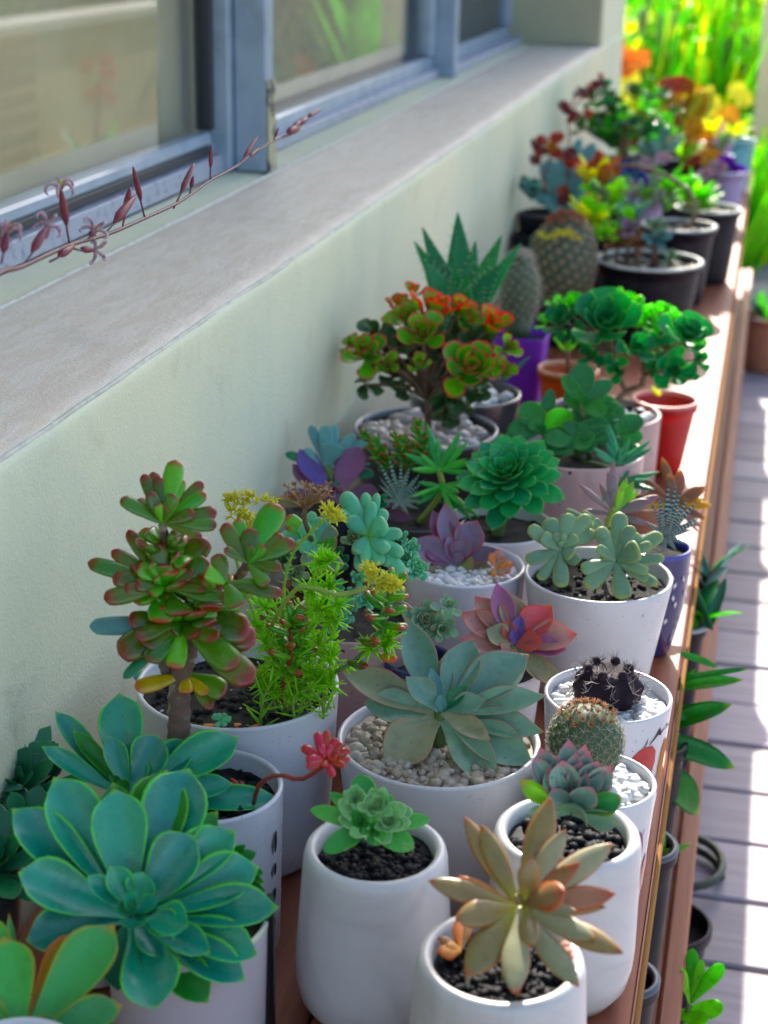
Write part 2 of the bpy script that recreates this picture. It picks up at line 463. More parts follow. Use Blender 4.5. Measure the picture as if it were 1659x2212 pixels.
M_ALU = plain('painted_aluminium', (.36, .45, .56), .32, (.28, .36, .46), 18, .08, 200, metal=.0, coat=.3)
M_ALUD = plain('dark_gasket', (.03, .035, .045), .5)
M_RUST = plain('weathered_metal_edge', (.45, .42, .25), .5, (.05, .05, .06), 30, .4, 300, lo=.5, hi=.56)
M_TRACK = plain('dirty_track', (.44, .46, .54), .5, (.22, .24, .30), 70, .3, 300, lo=.5, hi=.7)
M_BENCH = wood('red_brown_bench_wood', (.24, .060, .03), (.34, .10, .05), (.07, .02, .012), .5, spec=.35)
M_EDGE = wood('pale_cut_edge', (.27, .12, .03), (.34, .17, .045), (.12, .045, .015), .85, spec=.12)
M_DECK = wood('weathered_deck_wood', (.32, .26, .28), (.44, .37, .40), (.16, .12, .13), .6, axis='x')
def glaze(name, a, b2, rough, coat=0):
    m, t, b, o = mk(name); co = geo(t)
    col = mixc(t, a, b2, ramp(t, nz(t, 11, 5, .6, co), .4, .65))
    # soil splashes and dried water marks
    col = mixc(t, col, (.20, .15, .11), ramp(t, nz(t, 200, 3, .65, co), .67, .71, 0, .7))
    mp = N(t, 'ShaderNodeMapping'); t.links.new(co, mp.inputs[0]); mp.inputs['Scale'].default_value = (60, 60, 9)
    col = mixc(t, col, (.42, .38, .36), ramp(t, nz(t, 1.2, 5, .7, mp.outputs[0], .4), .60, .80, 0, .45))
    t.links.new(col, b.inputs['Base Color'])
    t.links.new(ramp(t, nz(t, 40, 4, .6, co), .35, .65, rough, rough + .16), b.inputs['Roughness'])
    if coat: b.inputs['Coat Weight'].default_value = coat; b.inputs['Coat Roughness'].default_value = .06
    bump(t, b, nz(t, 30, 3, .5, co), .10, .002)
    return m
M_GLAZE = glaze('white_glaze', (.66, .67, .72), (.60, .60, .66), .12, .5)
M_SATIN = glaze('white_satin_ceramic', (.68, .67, .69), (.58, .57, .60), .28)
def marble():
    m, t, b, o = mk('white_marble'); co = objc(t)
    col = mixc(t, (.66, .64, .64), (.54, .52, .54), ramp(t, nz(t, 12, 6, .6, co, 1.5), .42, .72))
    col = mixc(t, col, (.42, .41, .44), ramp(t, nz(t, 8, 5, .65, co, 3), .64, .72, 0, .35))
    t.links.new(col, b.inputs['Base Color']); b.inputs['Roughness'].default_value = .30
    b.inputs['Subsurface Weight'].default_value = .15; b.inputs['Subsurface Radius'].default_value = (1, .9, .8); b.inputs['Subsurface Scale'].default_value = .004
    bump(t, b, nz(t, 180, 4, .6, co), .12, .0006)
    return m
M_MARBLE = marble()
def speckle():
    m, t, b, o = mk('speckled_pink_stoneware'); co = geo(t)
    vo = N(t, 'ShaderNodeTexVoronoi'); vo.inputs['Scale'].default_value = 140; t.links.new(co, vo.inputs['Vector'])
    col = mixc(t, (.50, .33, .31), (.44, .28, .28), ramp(t, nz(t, 14, 5, .6, co), .4, .65))
    th = N(t, 'ShaderNodeMath', operation='LESS_THAN')
    s2 = ramp(t, vo.outputs['Color'], 0.0, 1.0, -.02, .30)
    t.links.new(vo.outputs['Distance'], th.inputs[0]); t.links.new(s2, th.inputs[1])
    g2 = N(t, 'ShaderNodeMath', operation='MULTIPLY'); t.links.new(th.outputs[0], g2.inputs[0]); t.links.new(ramp(t, nz(t, 60, 2, .5, co), .5, .56), g2.inputs[1])
    col = mixc(t, col, (.03, .02, .02), g2.outputs[0])
    t.links.new(col, b.inputs['Base Color']); b.inputs['Roughness'].default_value = .3; b.inputs['Coat Weight'].default_value = .3
    return m
M_SPECK = speckle()
M_DARKGL = plain('charcoal_glaze', (.035, .04, .05), .18, (.06, .06, .07), 25, .1, 150, coat=.6)
M_BLACKP = plain('black_nursery_plastic', (.006, .008, .014), .5, (.014, .016, .024), 40, spec=.25)
M_BLACK = plain('black_paint', (.006, .006, .008), .25)
M_RIMD = plain('dusty_pale_rim', (.55, .55, .52), .5, (.35, .35, .33), 60)
M_NAVY = plain('navy_glaze', (.025, .03, .13), .14, coat=.6)
M_PRINTW = plain('pale_print', (.65, .66, .72), .3)
M_RED = plain('red_plastic', (.62, .02, .02), .35, trans=.25)
M_ORANGE = plain('orange_plastic', (.85, .16, .02), .35, trans=.3)
M_PURPLE = plain('purple_plastic', (.32, .05, .72), .35, trans=.3)
M_LAV = plain('lavender_plastic', (.42, .36, .62), .4, trans=.2)
M_TERRA = plain('terracotta', (.42, .16, .08), .7, (.34, .12, .07), 30)
M_MAUVE = plain('pale_mauve_enamel', (.62, .54, .58), .3, (.58, .50, .55), 10)
M_CREAM = plain('cream_glaze_rim', (.66, .64, .48), .25, coat=.3)
M_TEAL = plain('teal_glaze', (.06, .36, .42), .25, coat=.4)
M_SOIL = plain('dark_soil', (.009, .008, .008), .9, (.020, .016, .013), 160, .9, 500)
M_BLUEBLK = plain('black_basalt_grit', (.005, .006, .009), .6, (.011, .013, .018), 120, .3, 500, spec=.18)
M_WPEB = plain('white_pebble', (.74, .73, .72), .5, (.60, .60, .60), 60, .15, 400)
M_CPEB = plain('cream_pebble', (.50, .43, .33), .55, (.34, .27, .20), 90, .2, 400)
M_GPEB = plain('grey_quartz_pebble', (.50, .44, .40), .4, (.38, .34, .32), 50, .2, 300, coat=.2)
M_BARK = plain('ringed_brown_bark', (.17, .10, .075), .7, (.40, .33, .26), 55, .7, 300, lo=.52, hi=.62)
M_REDST = plain('red_stem', (.30, .035, .02), .4)
M_GRST = plain('green_stem', (.12, .20, .05), .45)
M_LIMEST = plain('lime_stem', (.35, .50, .08), .45, trans=.15)
M_BRST = plain('brown_stem', (.16, .08, .045), .6, (.26, .16, .10), 80, .3, 300)

L_TEAL = leafmat('teal_echeveria_leaf', (.020, .22, .150), tip=(.14, .32, .06), edge=(.13, .46, .08), tip0=.93, e0=.84, rough=.30, trans=.05, spec=.75)
L_TEALG = leafmat('green_echeveria_leaf', (.03, .16, .035), tip=(.16, .30, .06), edge=(.15, .40, .06), tip0=.93, e0=.88, trans=.1)
L_DARKG = leafmat('dark_green_leaf', (.025, .12, .06), edge=(.05, .22, .05), e0=.9, rough=.4, trans=.08)
L_CORNER = leafmat('orange_edged_green_leaf', (.08, .28, .10), tip=(.34, .24, .04), edge=(.26, .28, .06), tip0=.9, e0=.82, trans=.15)
L_SAGE = leafmat('sage_pink_edged_leaf', (.17, .27, .20), tip=(.40, .17, .10), edge=(.38, .22, .15), tip0=.93, e0=.9, rough=.38, trans=.08, mot=.22, coat=.2)
L_SAGE2 = leafmat('sage_bronze_leaf', (.27, .27, .18), tip=(.40, .17, .10), edge=(.36, .20, .13), tip0=.9, e0=.85, rough=.45, trans=.08)
L_GHOST = leafmat('bronze_ghost_leaf', (.235, .185, .095), tip=(.30, .11, .06), edge=(.26, .11, .045), basec=(.30, .27, .06), tip0=.86, e0=.82, coat=.35, rough=.30, trans=.08)
L_GHOSTR = leafmat('rosy_ghost_leaf', (.26, .16, .10), tip=(.32, .10, .07), edge=(.30, .11, .06), tip0=.7, e0=.65, rough=.34, trans=.08)
L_ORLEAF = leafmat('orange_fallen_leaf', (.50, .24, .11), tip=(.45, .10, .05), edge=(.5, .12, .05), trans=.1)
L_RAINB = leafmat('aqua_pink_tipped_leaf', (.25, .38, .33), tip=(.52, .20, .25), edge=(.48, .22, .26), basec=(.12, .30, .12), tip0=.80, e0=.88, rough=.45, trans=.1)
L_PINK = leafmat('peach_pink_leaf', (.42, .26, .22), tip=(.52, .16, .14), edge=(.50, .20, .16), tip0=.8, e0=.8, rough=.4, trans=.18)
L_PINKR = leafmat('red_pink_leaf', (.46, .14, .13), tip=(.50, .13, .06), edge=(.58, .14, .12), tip0=.8, e0=.8, rough=.4, trans=.2)
L_MAG = leafmat('magenta_violet_leaf', (.34, .17, .27), tip=(.42, .16, .28), edge=(.50, .20, .25), rough=.4, trans=.1)
L_PLUM = leafmat('plum_leaf', (.20, .15, .20), tip=(.33, .09, .09), edge=(.34, .11, .14), tip0=.85, e0=.82, rough=.38, trans=.08)
L_PLUMG = leafmat('olive_plum_leaf', (.20, .19, .09), tip=(.34, .10, .08), edge=(.30, .12, .10), tip0=.8, e0=.8, trans=.08)
L_VIOL = leafmat('violet_paddle_leaf', (.13, .10, .26), edge=(.26, .06, .12), tip=(.26, .06, .12), tip0=.93, e0=.9, rough=.35, trans=.08)
L_VIOLP = leafmat('dusky_purple_leaf', (.17, .085, .13), edge=(.26, .06, .10), e0=.9, rough=.35, trans=.08)
L_BLUEG = leafmat('blue_grey_leaf', (.13, .25, .24), edge=(.20, .34, .28), e0=.9, rough=.55, trans=.06)
L_GRAPT = leafmat('grey_green_fat_leaf', (.16, .25, .16), tip=(.26, .30, .10), edge=(.22, .27, .13), tip0=.85, e0=.75, rough=.42, trans=.06)
L_LETT = leafmat('mid_green_pointed_leaf', (.035, .27, .11), tip=(.18, .34, .10), edge=(.14, .42, .10), tip0=.92, e0=.87, rough=.42, trans=.12)
L_CREST = leafmat('crested_pale_leaf', (.22, .42, .20), edge=(.42, .55, .32), tip=(.45, .50, .30), tip0=.9, e0=.8, rough=.5, trans=.15)
L_CREST2 = leafmat('crested_green_leaf', (.08, .30, .08), edge=(.20, .45, .10), e0=.85, rough=.5, trans=.15)
L_JADE = leafmat('jade_leaf', (.060, .165, .012), tip=(.20, .025, .03), edge=(.10, .12, .02), tip0=.82, e0=.95, rough=.20, trans=.12, coat=.35)
L_JADEB = leafmat('jade_bright_leaf', (.10, .32, .015), tip=(.32, .05, .04), edge=(.20, .16, .02), tip0=.82, e0=.92, rough=.20, trans=.15, coat=.35)
L_JADER = leafmat('jade_bronze_leaf', (.075, .125, .012), tip=(.20, .022, .025), edge=(.18, .08, .02), tip0=.72, e0=.95, rough=.2, trans=.12, coat=.35)
L_JADEY = leafmat('jade_yellow_leaf', (.42, .33, .03), tip=(.42, .14, .03), edge=(.40, .22, .03), rough=.25, trans=.15, coat=.3)
L_BEANG = leafmat('green_bean_leaf', (.08, .26, .03), tip=(.25, .05, .03), tip0=.62, rough=.22, trans=.12, coat=.4)
L_BEANT = leafmat('powdery_teal_bean_leaf', (.13, .36, .22), tip=(.20, .40, .22), basec=(.14, .36, .12), rough=.5, trans=.08)
L_BEANR = leafmat('red_bean_leaf', (.36, .018, .012), tip=(.38, .015, .012), basec=(.45, .14, .02), rough=.16, trans=.12, coat=.5)
L_LIME = leafmat('lime_needle_leaf', (.36, .74, .05), tip=(.55, .78, .12), rough=.35, trans=.42, mot=.05)
L_KIWI = leafmat('tricolour_aeonium_leaf', (.13, .36, .05), tip=(.56, .05, .09), edge=(.58, .07, .12), basec=(.16, .42, .03), tip0=.80, e0=.76, rough=.35, trans=.25)
L_KIWIR = leafmat('red_edged_aeonium_leaf', (.20, .30, .03), tip=(.60, .05, .02), edge=(.60, .06, .03), tip0=.75, e0=.66, rough=.35, trans=.5)
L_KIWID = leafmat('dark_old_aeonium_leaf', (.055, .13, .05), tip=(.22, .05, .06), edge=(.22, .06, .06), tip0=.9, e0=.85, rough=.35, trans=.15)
L_AEON = leafmat('blue_green_aeonium_leaf', (.04, .24, .10), edge=(.22, .58, .06), e0=.86, rough=.4, trans=.4)
L_AEONB = leafmat('bright_aeonium_leaf', (.12, .42, .05), edge=(.35, .60, .05), e0=.8, rough=.4, trans=.55)
L_ALOE = leafmat('white_spotted_aloe_leaf', (.03, .18, .07), edge=(.05, .26, .08), e0=.9, spots=(.32, .48, .32), rough=.35, trans=.15)
L_KAL = leafmat('felted_green_leaf', (.05, .19, .065), edge=(.20, .34, .14), e0=.93, rough=.5, trans=.3)
L_PENC = leafmat('blue_green_finger_leaf', (.06, .22, .12), tip=(.08, .22, .10), rough=.35, trans=.12)
L_PENG = leafmat('bright_green_finger_leaf', (.06, .30, .07), tip=(.10, .32, .08), rough=.35, trans=.15)
L_ROSY = leafmat('rosy_grey_leaf', (.24, .19, .19), tip=(.30, .12, .14), edge=(.28, .15, .16), rough=.4, trans=.15)
L_LIMEF = leafmat('fresh_lime_leaf', (.20, .40, .08), tip=(.28, .22, .10), rough=.4, trans=.2)
L_BRONZE = leafmat('bronze_leaf', (.22, .13, .09), tip=(.40, .22, .04), edge=(.36, .18, .05), rough=.4, trans=.3)
L_GOLD = leafmat('gold_leaf', (.45, .30, .03), tip=(.50, .36, .05), rough=.4, trans=.35)
L_ZEB = leafmat('zebra_leaf', (.008, .045, .028), bandc=(.50, .66, .50), rough=.4, trans=.03, mot=.05)
L_ZEBG = leafmat('zebra_grey_leaf', (.02, .045, .04), bandc=(.50, .55, .50), rough=.4, trans=.03, mot=.05)
L_MULTI = leafmat('pale_mint_peach_leaf', (.26, .42, .30), tip=(.52, .25, .12), edge=(.48, .34, .16), tip0=.82, e0=.85, rough=.5, trans=.12)
L_STRAP = leafmat('broad_green_strap_leaf', (.04, .20, .03), tip=(.25, .34, .06), tip0=.85, rough=.3, trans=.3)
L_BG = leafmat('garden_leaf', (.15, .40, .05), rough=.45, trans=.5, mot=.3)
L_BG2 = leafmat('garden_lime_leaf', (.26, .47, .09), rough=.45, trans=.5, mot=.3)
L_BG3 = leafmat('garden_yellow_leaf', (.55, .56, .12), rough=.45, trans=.6, mot=.2)
F_ORANGE = plain('orange_petal', (.80, .22, .02), .5, (.75, .32, .04), 30, trans=.45)
F_YEL = plain('yellow_petal', (.95, .88, .04), .5, (.92, .92, .08), 90, trans=.35)
F_YORG = plain('golden_petal', (.80, .42, .01), .5, (.80, .55, .03), 30, trans=.45)
F_RED = plain('red_petal', (.65, .05, .03), .5, (.70, .14, .06), 40, trans=.4)
F_PURP = plain('violet_petal', (.28, .02, .60), .5, trans=.4)
F_BLUE = plain('blue_petal', (.08, .14, .60), .5, trans=.4)
F_WHITE = plain('pale_pink_petal', (.66, .50, .55), .5, (.5, .25, .35), 200, trans=.3)
F_WINE = plain('wine_red_bud', (.26, .035, .05), .4, (.16, .03, .06), 120, trans=.1)
F_STALK = plain('mauve_brown_stalk', (.17, .06, .07), .45, (.12, .07, .10), 60)
F_CREAMO = plain('cream_orange_bud', (.55, .38, .16), .55, (.45, .16, .06), 160, trans=.2)

# ================================================================== SETTING
Y0, YC = -1.2, 5.42            # the house wall runs from behind the camera to its corner
WX, SZ = 0.14, 0.348           # wall face, sill height above the bench top
DZ = -0.52                     # deck level
g = Acc(); g.add(box(-60, 60, -30, 120, DZ - .30, DZ - .06))
label(obj('ground', g.tpl(), plain('garden_soil_and_lawn', (.05, .12, .02), .9, (.12, .10, .04), 3, .5, 30), None, False), kind='structure')
deck = label(empty('deck', None, (1, 3, DZ)), kind='structure')
y = -.6; i = 0
PLK = {}
while y < 6.6:
    T = box(-.25, 2.6, 0, .140, -.024, 0, .003)
    if 'deck' not in PLK: PLK['deck'] = mesh('deck_plank', T, False); PLK['deck'].materials.append(M_DECK)
    o = bpy.data.objects.new('plank', PLK['deck']); put(o, deck, Matrix.Translation((0, y, DZ + rnd(-.0015, .0015))))
    y += .147
a = Acc()
for x in (.3, 1.2, 2.1): a.add(box(x, x + .05, -.6, 6.6, DZ - .06, DZ - .028))
obj('joist', a.tpl(), M_DECK, deck, False)

# ---- house
house = thing('house', 'cream and mint rendered house wall with a window sill and sliding windows behind the pots', 'house', (-.1, 2, DZ))
# lower wall with its sill: one extruded profile, slightly uneven as trowelled render
def strip(prof, y0, y1, ny, jit, fs=6.0, uvk=0):
    v = []; f = []; n = len(prof)
    for j in range(ny + 1):
        yy = y0 + (y1 - y0) * j / ny
        for i, (x, z) in enumerate(prof):
            q = noise.noise(V((x * fs + 3, yy * fs, z * fs))) * jit + noise.noise(V((x * 40, yy * 28, z * 40))) * jit * .35
            v.append((x + q, yy, z + q * .6))
    for j in range(ny):
        for i in range(n - 1):
            f.append((j * n + i, j * n + i + 1, (j + 1) * n + i + 1, (j + 1) * n + i))
    return (np.array(v), f, np.zeros((len(v), 2)))
prof = [(WX, DZ - .05), (WX, -.2), (WX, 0), (WX, .10), (WX, .2), (WX, .28), (WX, .33), (WX, .339), (WX - .0015, .3445), (WX - .006, SZ)]
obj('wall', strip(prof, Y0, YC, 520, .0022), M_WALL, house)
prof = [(WX - .0065, SZ - .001), (WX - .010, SZ + .0008)] + [(WX - .010 - .18 * i / 12, SZ + .001) for i in range(1, 13)] + [(-.0525, SZ)]
sill = obj('window_sill', strip(prof, Y0, 4.80, 520, .0018, 9), M_SILL, house)
# bright rounded arris and the bead of sealant along the inner line
p = []
for j in range(240):
    yy = Y0 + .02 + (4.80 - Y0) * j / 239
    p.append((WX - .004 + .0012 * noise.noise(V((yy * 14, 0, 0))), yy, SZ - .0022 + .0012 * noise.noise(V((yy * 11, 5, 0)))))
obj('edge_bead', tube(p, .0022, 7), M_CAULK, sill)
p = []; r = []
for j in range(520):
    yy = Y0 + .02 + (4.78 - Y0) * j / 519
    p.append((-.0535 + .0012 * noise.noise(V((yy * 18, 2, 0))), yy, SZ + .0006)); r.append(.0030 + .0016 * noise.noise(V((yy * 60, 7, 1))))
obj('sealant_bead', tube(p, r, 7), M_CAULK, sill)
prof = [(-.0535, SZ - .002), (-.07, SZ + .001), (-.09, SZ + .0015), (-.1135, SZ + .002)]
obj('inner_ledge', strip(prof, Y0, 4.80, 260, .0012, 9), M_WALL, house)
a = Acc()
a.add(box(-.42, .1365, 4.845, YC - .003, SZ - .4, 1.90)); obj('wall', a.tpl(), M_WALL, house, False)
a = Acc(); a.add(box(-.13, .134, 4.800, 4.842, SZ + .0045, 1.55)); obj('window_reveal', a.tpl(), M_REVEAL, house, False)
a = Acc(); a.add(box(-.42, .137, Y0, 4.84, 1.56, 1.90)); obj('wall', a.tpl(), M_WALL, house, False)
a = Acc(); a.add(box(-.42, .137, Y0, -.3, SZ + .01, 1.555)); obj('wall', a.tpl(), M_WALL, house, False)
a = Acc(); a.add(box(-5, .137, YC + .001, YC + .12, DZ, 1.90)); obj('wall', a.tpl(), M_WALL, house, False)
a = Acc(); a.add(box(-5, .139, Y0 - .3, YC + .14, 1.902, 1.95)); obj('roof', a.tpl(), plain('roof_sheet', (.20, .21, .22), .5), house, False)
a = Acc(); a.add(box(-4.9, -.50, Y0, YC, DZ, DZ + .02)); a.add(box(-4.9, -4.8, Y0, YC, DZ + .03, 1.89)); a.add(box(-4.79, -.43, Y0, Y0 + .1, DZ + .03, 1.89))
obj('room', a.tpl(), plain('room_paint', (.20, .18, .15), .8), house, False)
win = empty('window', house, (-.11, 2.2, SZ))
def wbox(n, m, *b, **k):
    a = Acc(); a.add(box(*b, k.get('b', .002))); return obj(n, a.tpl(), m, win, False)
wbox('track', M_TRACK, -.128, -.114, Y0, 2.2, SZ + .003, SZ + .030)
wbox('track', M_ALU, -.150, -.1285, Y0, 2.2, SZ + .003, SZ + .044)
wbox('sash_rail', M_ALU, -.1525, -.1225, Y0, 2.16, SZ + .0445, SZ + .062, b=.004)
wbox('gasket', M_ALUD, -.1285, -.1240, Y0, 2.16, SZ + .0315, SZ + .0440)
wbox('track', M_TRACK, -.122, -.108, 2.245, 3.69, SZ + .003, SZ + .022)
wbox('sash_rail', M_ALU, -.150, -.1225, 2.245, 3.69, SZ + .003, SZ + .050, b=.004)
wbox('track', M_TRACK, -.122, -.085, 3.745, 4.797, SZ + .003, SZ + .022)
wbox('sash_rail', M_ALU, -.150, -.1225, 3.745, 4.797, SZ + .003, SZ + .050, b=.004)
wbox('mullion', M_ALU, -.105, -.058, 2.206, 2.242, SZ + .003, 1.55, b=.003)
wbox('mullion', M_RUST, -.0578, -.0545, 2.2065, 2.2415, SZ + .003, SZ + .13, b=.001)
wbox('mullion', M_ALU, -.152, -.1055, 2.185, 2.242, SZ + .003, 1.55, b=.003)
wbox('gasket', M_ALUD, -.1515, -.126, 2.172, 2.1845, SZ + .063, 1.55)
wbox('mullion', M_ALU, -.150, -.075, 3.695, 3.74, SZ + .003, 1.55, b=.003)
wbox('sash_stile', M_ALU, -.150, -.118, 3.64, 3.694, SZ + .051, 1.55, b=.003)
wbox('sash_stile', M_ALU, -.150, -.118, 4.745, 4.797, SZ + .051, 1.55, b=.003)
def glassmat():
    m, t, b, o = mk('window_glass')
    t.nodes.remove(b)
    gl = N(t, 'ShaderNodeBsdfGlossy'); gl.inputs['Roughness'].default_value = .012
    tr = N(t, 'ShaderNodeBsdfTransparent'); tr.inputs[0].default_value = (.88, .92, .95, 1)
    fr = N(t, 'ShaderNodeFresnel'); fr.inputs[0].default_value = 2.2
    mx = N(t, 'ShaderNodeMixShader'); gg_ = N(t, 'ShaderNodeNewGeometry'); fm = N(t, 'ShaderNodeMath', operation='SUBTRACT', use_clamp=True); t.links.new(fr.outputs[0], fm.inputs[0]); t.links.new(gg_.outputs['Backfacing'], fm.inputs[1]); t.links.new(fm.outputs[0], mx.inputs[0]); t.links.new(tr.outputs[0], mx.inputs[1]); t.links.new(gl.outputs[0], mx.inputs[2])
    t.links.new(mx.outputs[0], o.inputs[0]); return m
M_GLASS = glassmat()
for (a0, a1, x) in ((Y0, 2.171, -.137), (2.243, 3.639, -.136), (3.741, 4.744, -.136)):
    a = Acc(); a.add(box(x - .004, x, a0, a1, SZ + .052, 1.55)); obj('pane', a.tpl(), M_GLASS, win, False)
# the third light has an insect screen behind it
a = Acc(); a.add(box(-.160, -.155, 3.741, 4.744, SZ + .052, 1.55)); obj('screen', a.tpl(), plain('dark_blue_blind', (.02, .045, .10), .6), win, False)
a = Acc(); a.add(box(-.180, -.172, Y0, 2.248, SZ + .03, 1.54)); obj('reflection_panel', a.tpl(), plain('tan_reflection_colour', (.90, .70, .38), .8, (.80, .60, .30), 5), house, False)  # panel added behind the glass; its tan stands in for a reflection
a = Acc(); a.add(box(-.180, -.172, 2.25, 3.63, SZ + .055, 1.54)); obj('reflection_panel', a.tpl(), plain('tan_reflection_shaded', (.86, .66, .38), .8, (.72, .54, .32), 6), house, False)  # second added panel, duller tan standing in for the reflection
a = Acc(); a.add(box(-.42, -.1545, Y0, 4.79, SZ - .02, SZ + .02)); obj('inner_sill', a.tpl(), plain('pale_inner_sill', (.55, .60, .66), .4), house, False)

# ---- bench
bench = thing('plant_bench', 'long red-brown wooden bench under the window carrying all the pots', 'bench', (.4, 2.2, DZ))
YB = 5.0
edges = [.145, .262, .378, .494, .590]
for i in range(4):
    a = Acc(); a.add(box(edges[i] + .0015, edges[i + 1] - .0015, -.5, YB, -.024, 0, .0025)); obj('plank', a.tpl(), M_BENCH, bench, False)
a = Acc(); a.add(box(.5905, .5942, -.5, YB, -.026, -.0015, .001)); obj('edge_strip', a.tpl(), M_EDGE, bench, False)
a = Acc(); a.add(box(.560, .588, -.5, YB, -.095, -.0245, .003)); obj('apron', a.tpl(), M_BENCH, bench, False)
for (x0, x1) in ((.20, .34), (.345, .485), (.49, .600)):
    a = Acc(); a.add(box(x0, x1, -.5, YB, -.322, -.30, .0025)); obj('shelf_plank', a.tpl(), M_BENCH, bench, False)
a = Acc(); a.add(box(.6005, .622, -.5, YB, -.335, -.298, .003)); obj('shelf_edge', a.tpl(), M_BENCH, bench, False)
for yy in (-.3, 1.25, 2.8, 4.6):
    for x in (.17, .53):
        a = Acc(); a.add(box(x, x + .045, yy, yy + .045, DZ, -.0245, .003)); obj('leg', a.tpl(), M_BENCH, bench, False)

# ================================================================== POTS
def gravel(parent, r, z, mat, size=.0045, n=160, name='gravel', smooth=True, hole=0, off=(0, 0), lump=0):
    a = Acc()
    for i in range(n):
        q = math.sqrt(rnd(hole * hole, 1)) * (r - size * .9); t = rnd(0, 6.283)
        s = size * rnd(.38, 1.35)
        T = ICO2 if (smooth and size > .006) else ICO1
        v = T[0].copy(); sd = rnd(0, 99)
        nn = np.array([1 + .30 * noise.noise(V(p) * 1.3 + V((sd, 0, 0))) for p in v]); v = v * nn[:, None]
        M = Matrix.Translation((q * math.cos(t) + off[0], q * math.sin(t) + off[1], z + rnd(-.25, .55) * size + lump * (1 - (q / r) ** 2))) @ Matrix.Rotation(rnd(0, 6.3), 4, 'Z') @ Matrix.Rotation(rnd(-.5, .5), 4, 'X') @ Matrix.Diagonal((s * rnd(.9, 1.3), s * rnd(.7, 1), s * rnd(.55, .8), 1))
        a.add((v, T[1], T[2]), M)
    o = a.build(name, mat, None, smooth)
    o.parent = parent; o['kind'] = 'stuff'
    return o
def pot(lab, rim, half, z, body, ratio=.9, mat=None, wall=.0035, soil=.012, soilmat=None, round_b=.006, name='potted_succulent', cat='potted plant', zb=0.0, rim_mat=None, dress=None, squar=0, belly=None, lip=0, xy=None, r=None, n_dress=160, dsize=.0045, group=None):
    """a pot standing with its base at height zb and its rim centred on the picture point rim; returns (thing, centre, radius, soil z)"""
    if xy is None:
        c = at(rim[0], rim[1], z=z); r = half * depth(c) / FPX
    else: c = V((xy[0], xy[1], z))
    H = z - zb
    def rin(h): return min(r, r * ratio + (r - r * ratio) * max(0, h) / H) - wall
    t = thing(name, lab, cat, (c.x, c.y, zb), group)
    rb = r * ratio
    if body == 'marble':      # thick walled tumbler, wide foot with a big soft radius
        P = [(0, .001), (rb * .62, .0005), (rb * .80, .003), (rb * .93, .013), (rb * .985, .026), (rb, .040)]
        P += [(rb + (r * 1.0 - rb) * k, .040 + (H - .052) * k) for k in (.25, .5, .75, 1)]
        P += [(r * .992, H - .007), (r * .965, H - .002), (r * .93, H), (r * .855, H), (r * .82, H - .002), (r * .80, H - .006), (r * .79, H - .02), (r * .78, H - .035), (0, H - .035)]
        ri = r * .795
    elif body == 'bowl':
        P = [(0, .002), (rb * .6, 0), (rb * .8, .003)] + [(rb * .8 + (r - rb * .8) * math.sin(k * math.pi / 2) ** .8, .004 + (H - .008) * (1 - math.cos(k * math.pi / 2)) ** .9) for k in (.25, .45, .65, .85, 1)]
        P += [(r * 1.0, H - .002), (r * .985, H), (r - wall, H - .001), (r - wall * 1.6, H - .006), (r - wall * 2.2, H - .03), (0, H - .035)]
        ri = r - wall * 1.8
    else:
        P = [(0, .001), (rb - round_b * 1.3, .0), (rb - round_b * .4, round_b * .35), (rb, round_b)]
        for k in (.2, .4, .6, .8, 1): P.append((rb + (r - rb) * k + (belly or 0) * r * math.sin(k * math.pi), round_b + (H - round_b - .002) * k))
        if lip: P += [(r, H - .012), (r + lip, H - .0115), (r + lip, H - .002)]
        P += [(r + lip, H - .0012), (r + lip - wall * .3, H - .0002), (r - wall * .5, H), (r - wall * .85, H - .0006), (r - wall, H - .003), (rin(H - .03), H - .03), (0, H - .032)]
        ri = rin(H - soil)
    # bake extra rings for clean shading
    T = lathe(P, 72, .004, rnd(0, 50))
    if squar:
        v = T[0]
        for q in v:
            rr = math.hypot(q[0], q[1])
            if rr > 1e-6:
                a = math.atan2(q[1], q[0]); k = (abs(math.cos(a)) ** squar + abs(math.sin(a)) ** squar) ** (-1 / squar); q[0] *= k; q[1] *= k
    T[0][:, 0] += c.x; T[0][:, 1] += c.y; T[0][:, 2] += zb
    o = obj('pot', T, mat or M_SATIN, t)
    if rim_mat:
        k = [(r * 1.0 + .0004, H - .003), (r * 1.0 + .0006, H + .0002), (r - wall * .5, H + .0012), (r - wall - .0004, H + .0002), (r - wall - .0004, H - .006)]
        if lip: k = [(q[0] + (lip if i < 2 else 0), q[1]) for i, q in enumerate(k)]
        T = lathe(k, 72); T[0][:, 0] += c.x; T[0][:, 1] += c.y; T[0][:, 2] += zb
        ro = obj('rim', T, rim_mat, t)
    # soil: an uneven disc
    zs = z - soil
    v = [(c.x, c.y, zs + .003)]; f = []; uv = [(0, 0)]
    rr = 8; sg = 40
    for j in range(1, rr + 1):
        for i in range(sg):
            a = 2 * math.pi * i / sg; q = (ri - .0004) * j / rr
            if squar: q *= (abs(math.cos(a)) ** squar + abs(math.sin(a)) ** squar) ** (-1 / squar)
            x, y = c.x + q * math.cos(a), c.y + q * math.sin(a)
            v.append((x, y, zs + .003 * noise.noise(V((x * 60, y * 60, 3))) + .0015 * noise.noise(V((x * 260, y * 260, 3))))); uv.append((0, 0))
    for i in range(sg): f.append((0, 1 + i, 1 + (i + 1) % sg))
    for j in range(rr - 1):
        for i in range(sg):
            b0 = 1 + j * sg; k = (i + 1) % sg
            f.append((b0 + i, b0 + sg + i, b0 + sg + k, b0 + k))
    obj('soil', (np.array(v), f, np.array(uv)), soilmat or M_SOIL, t)
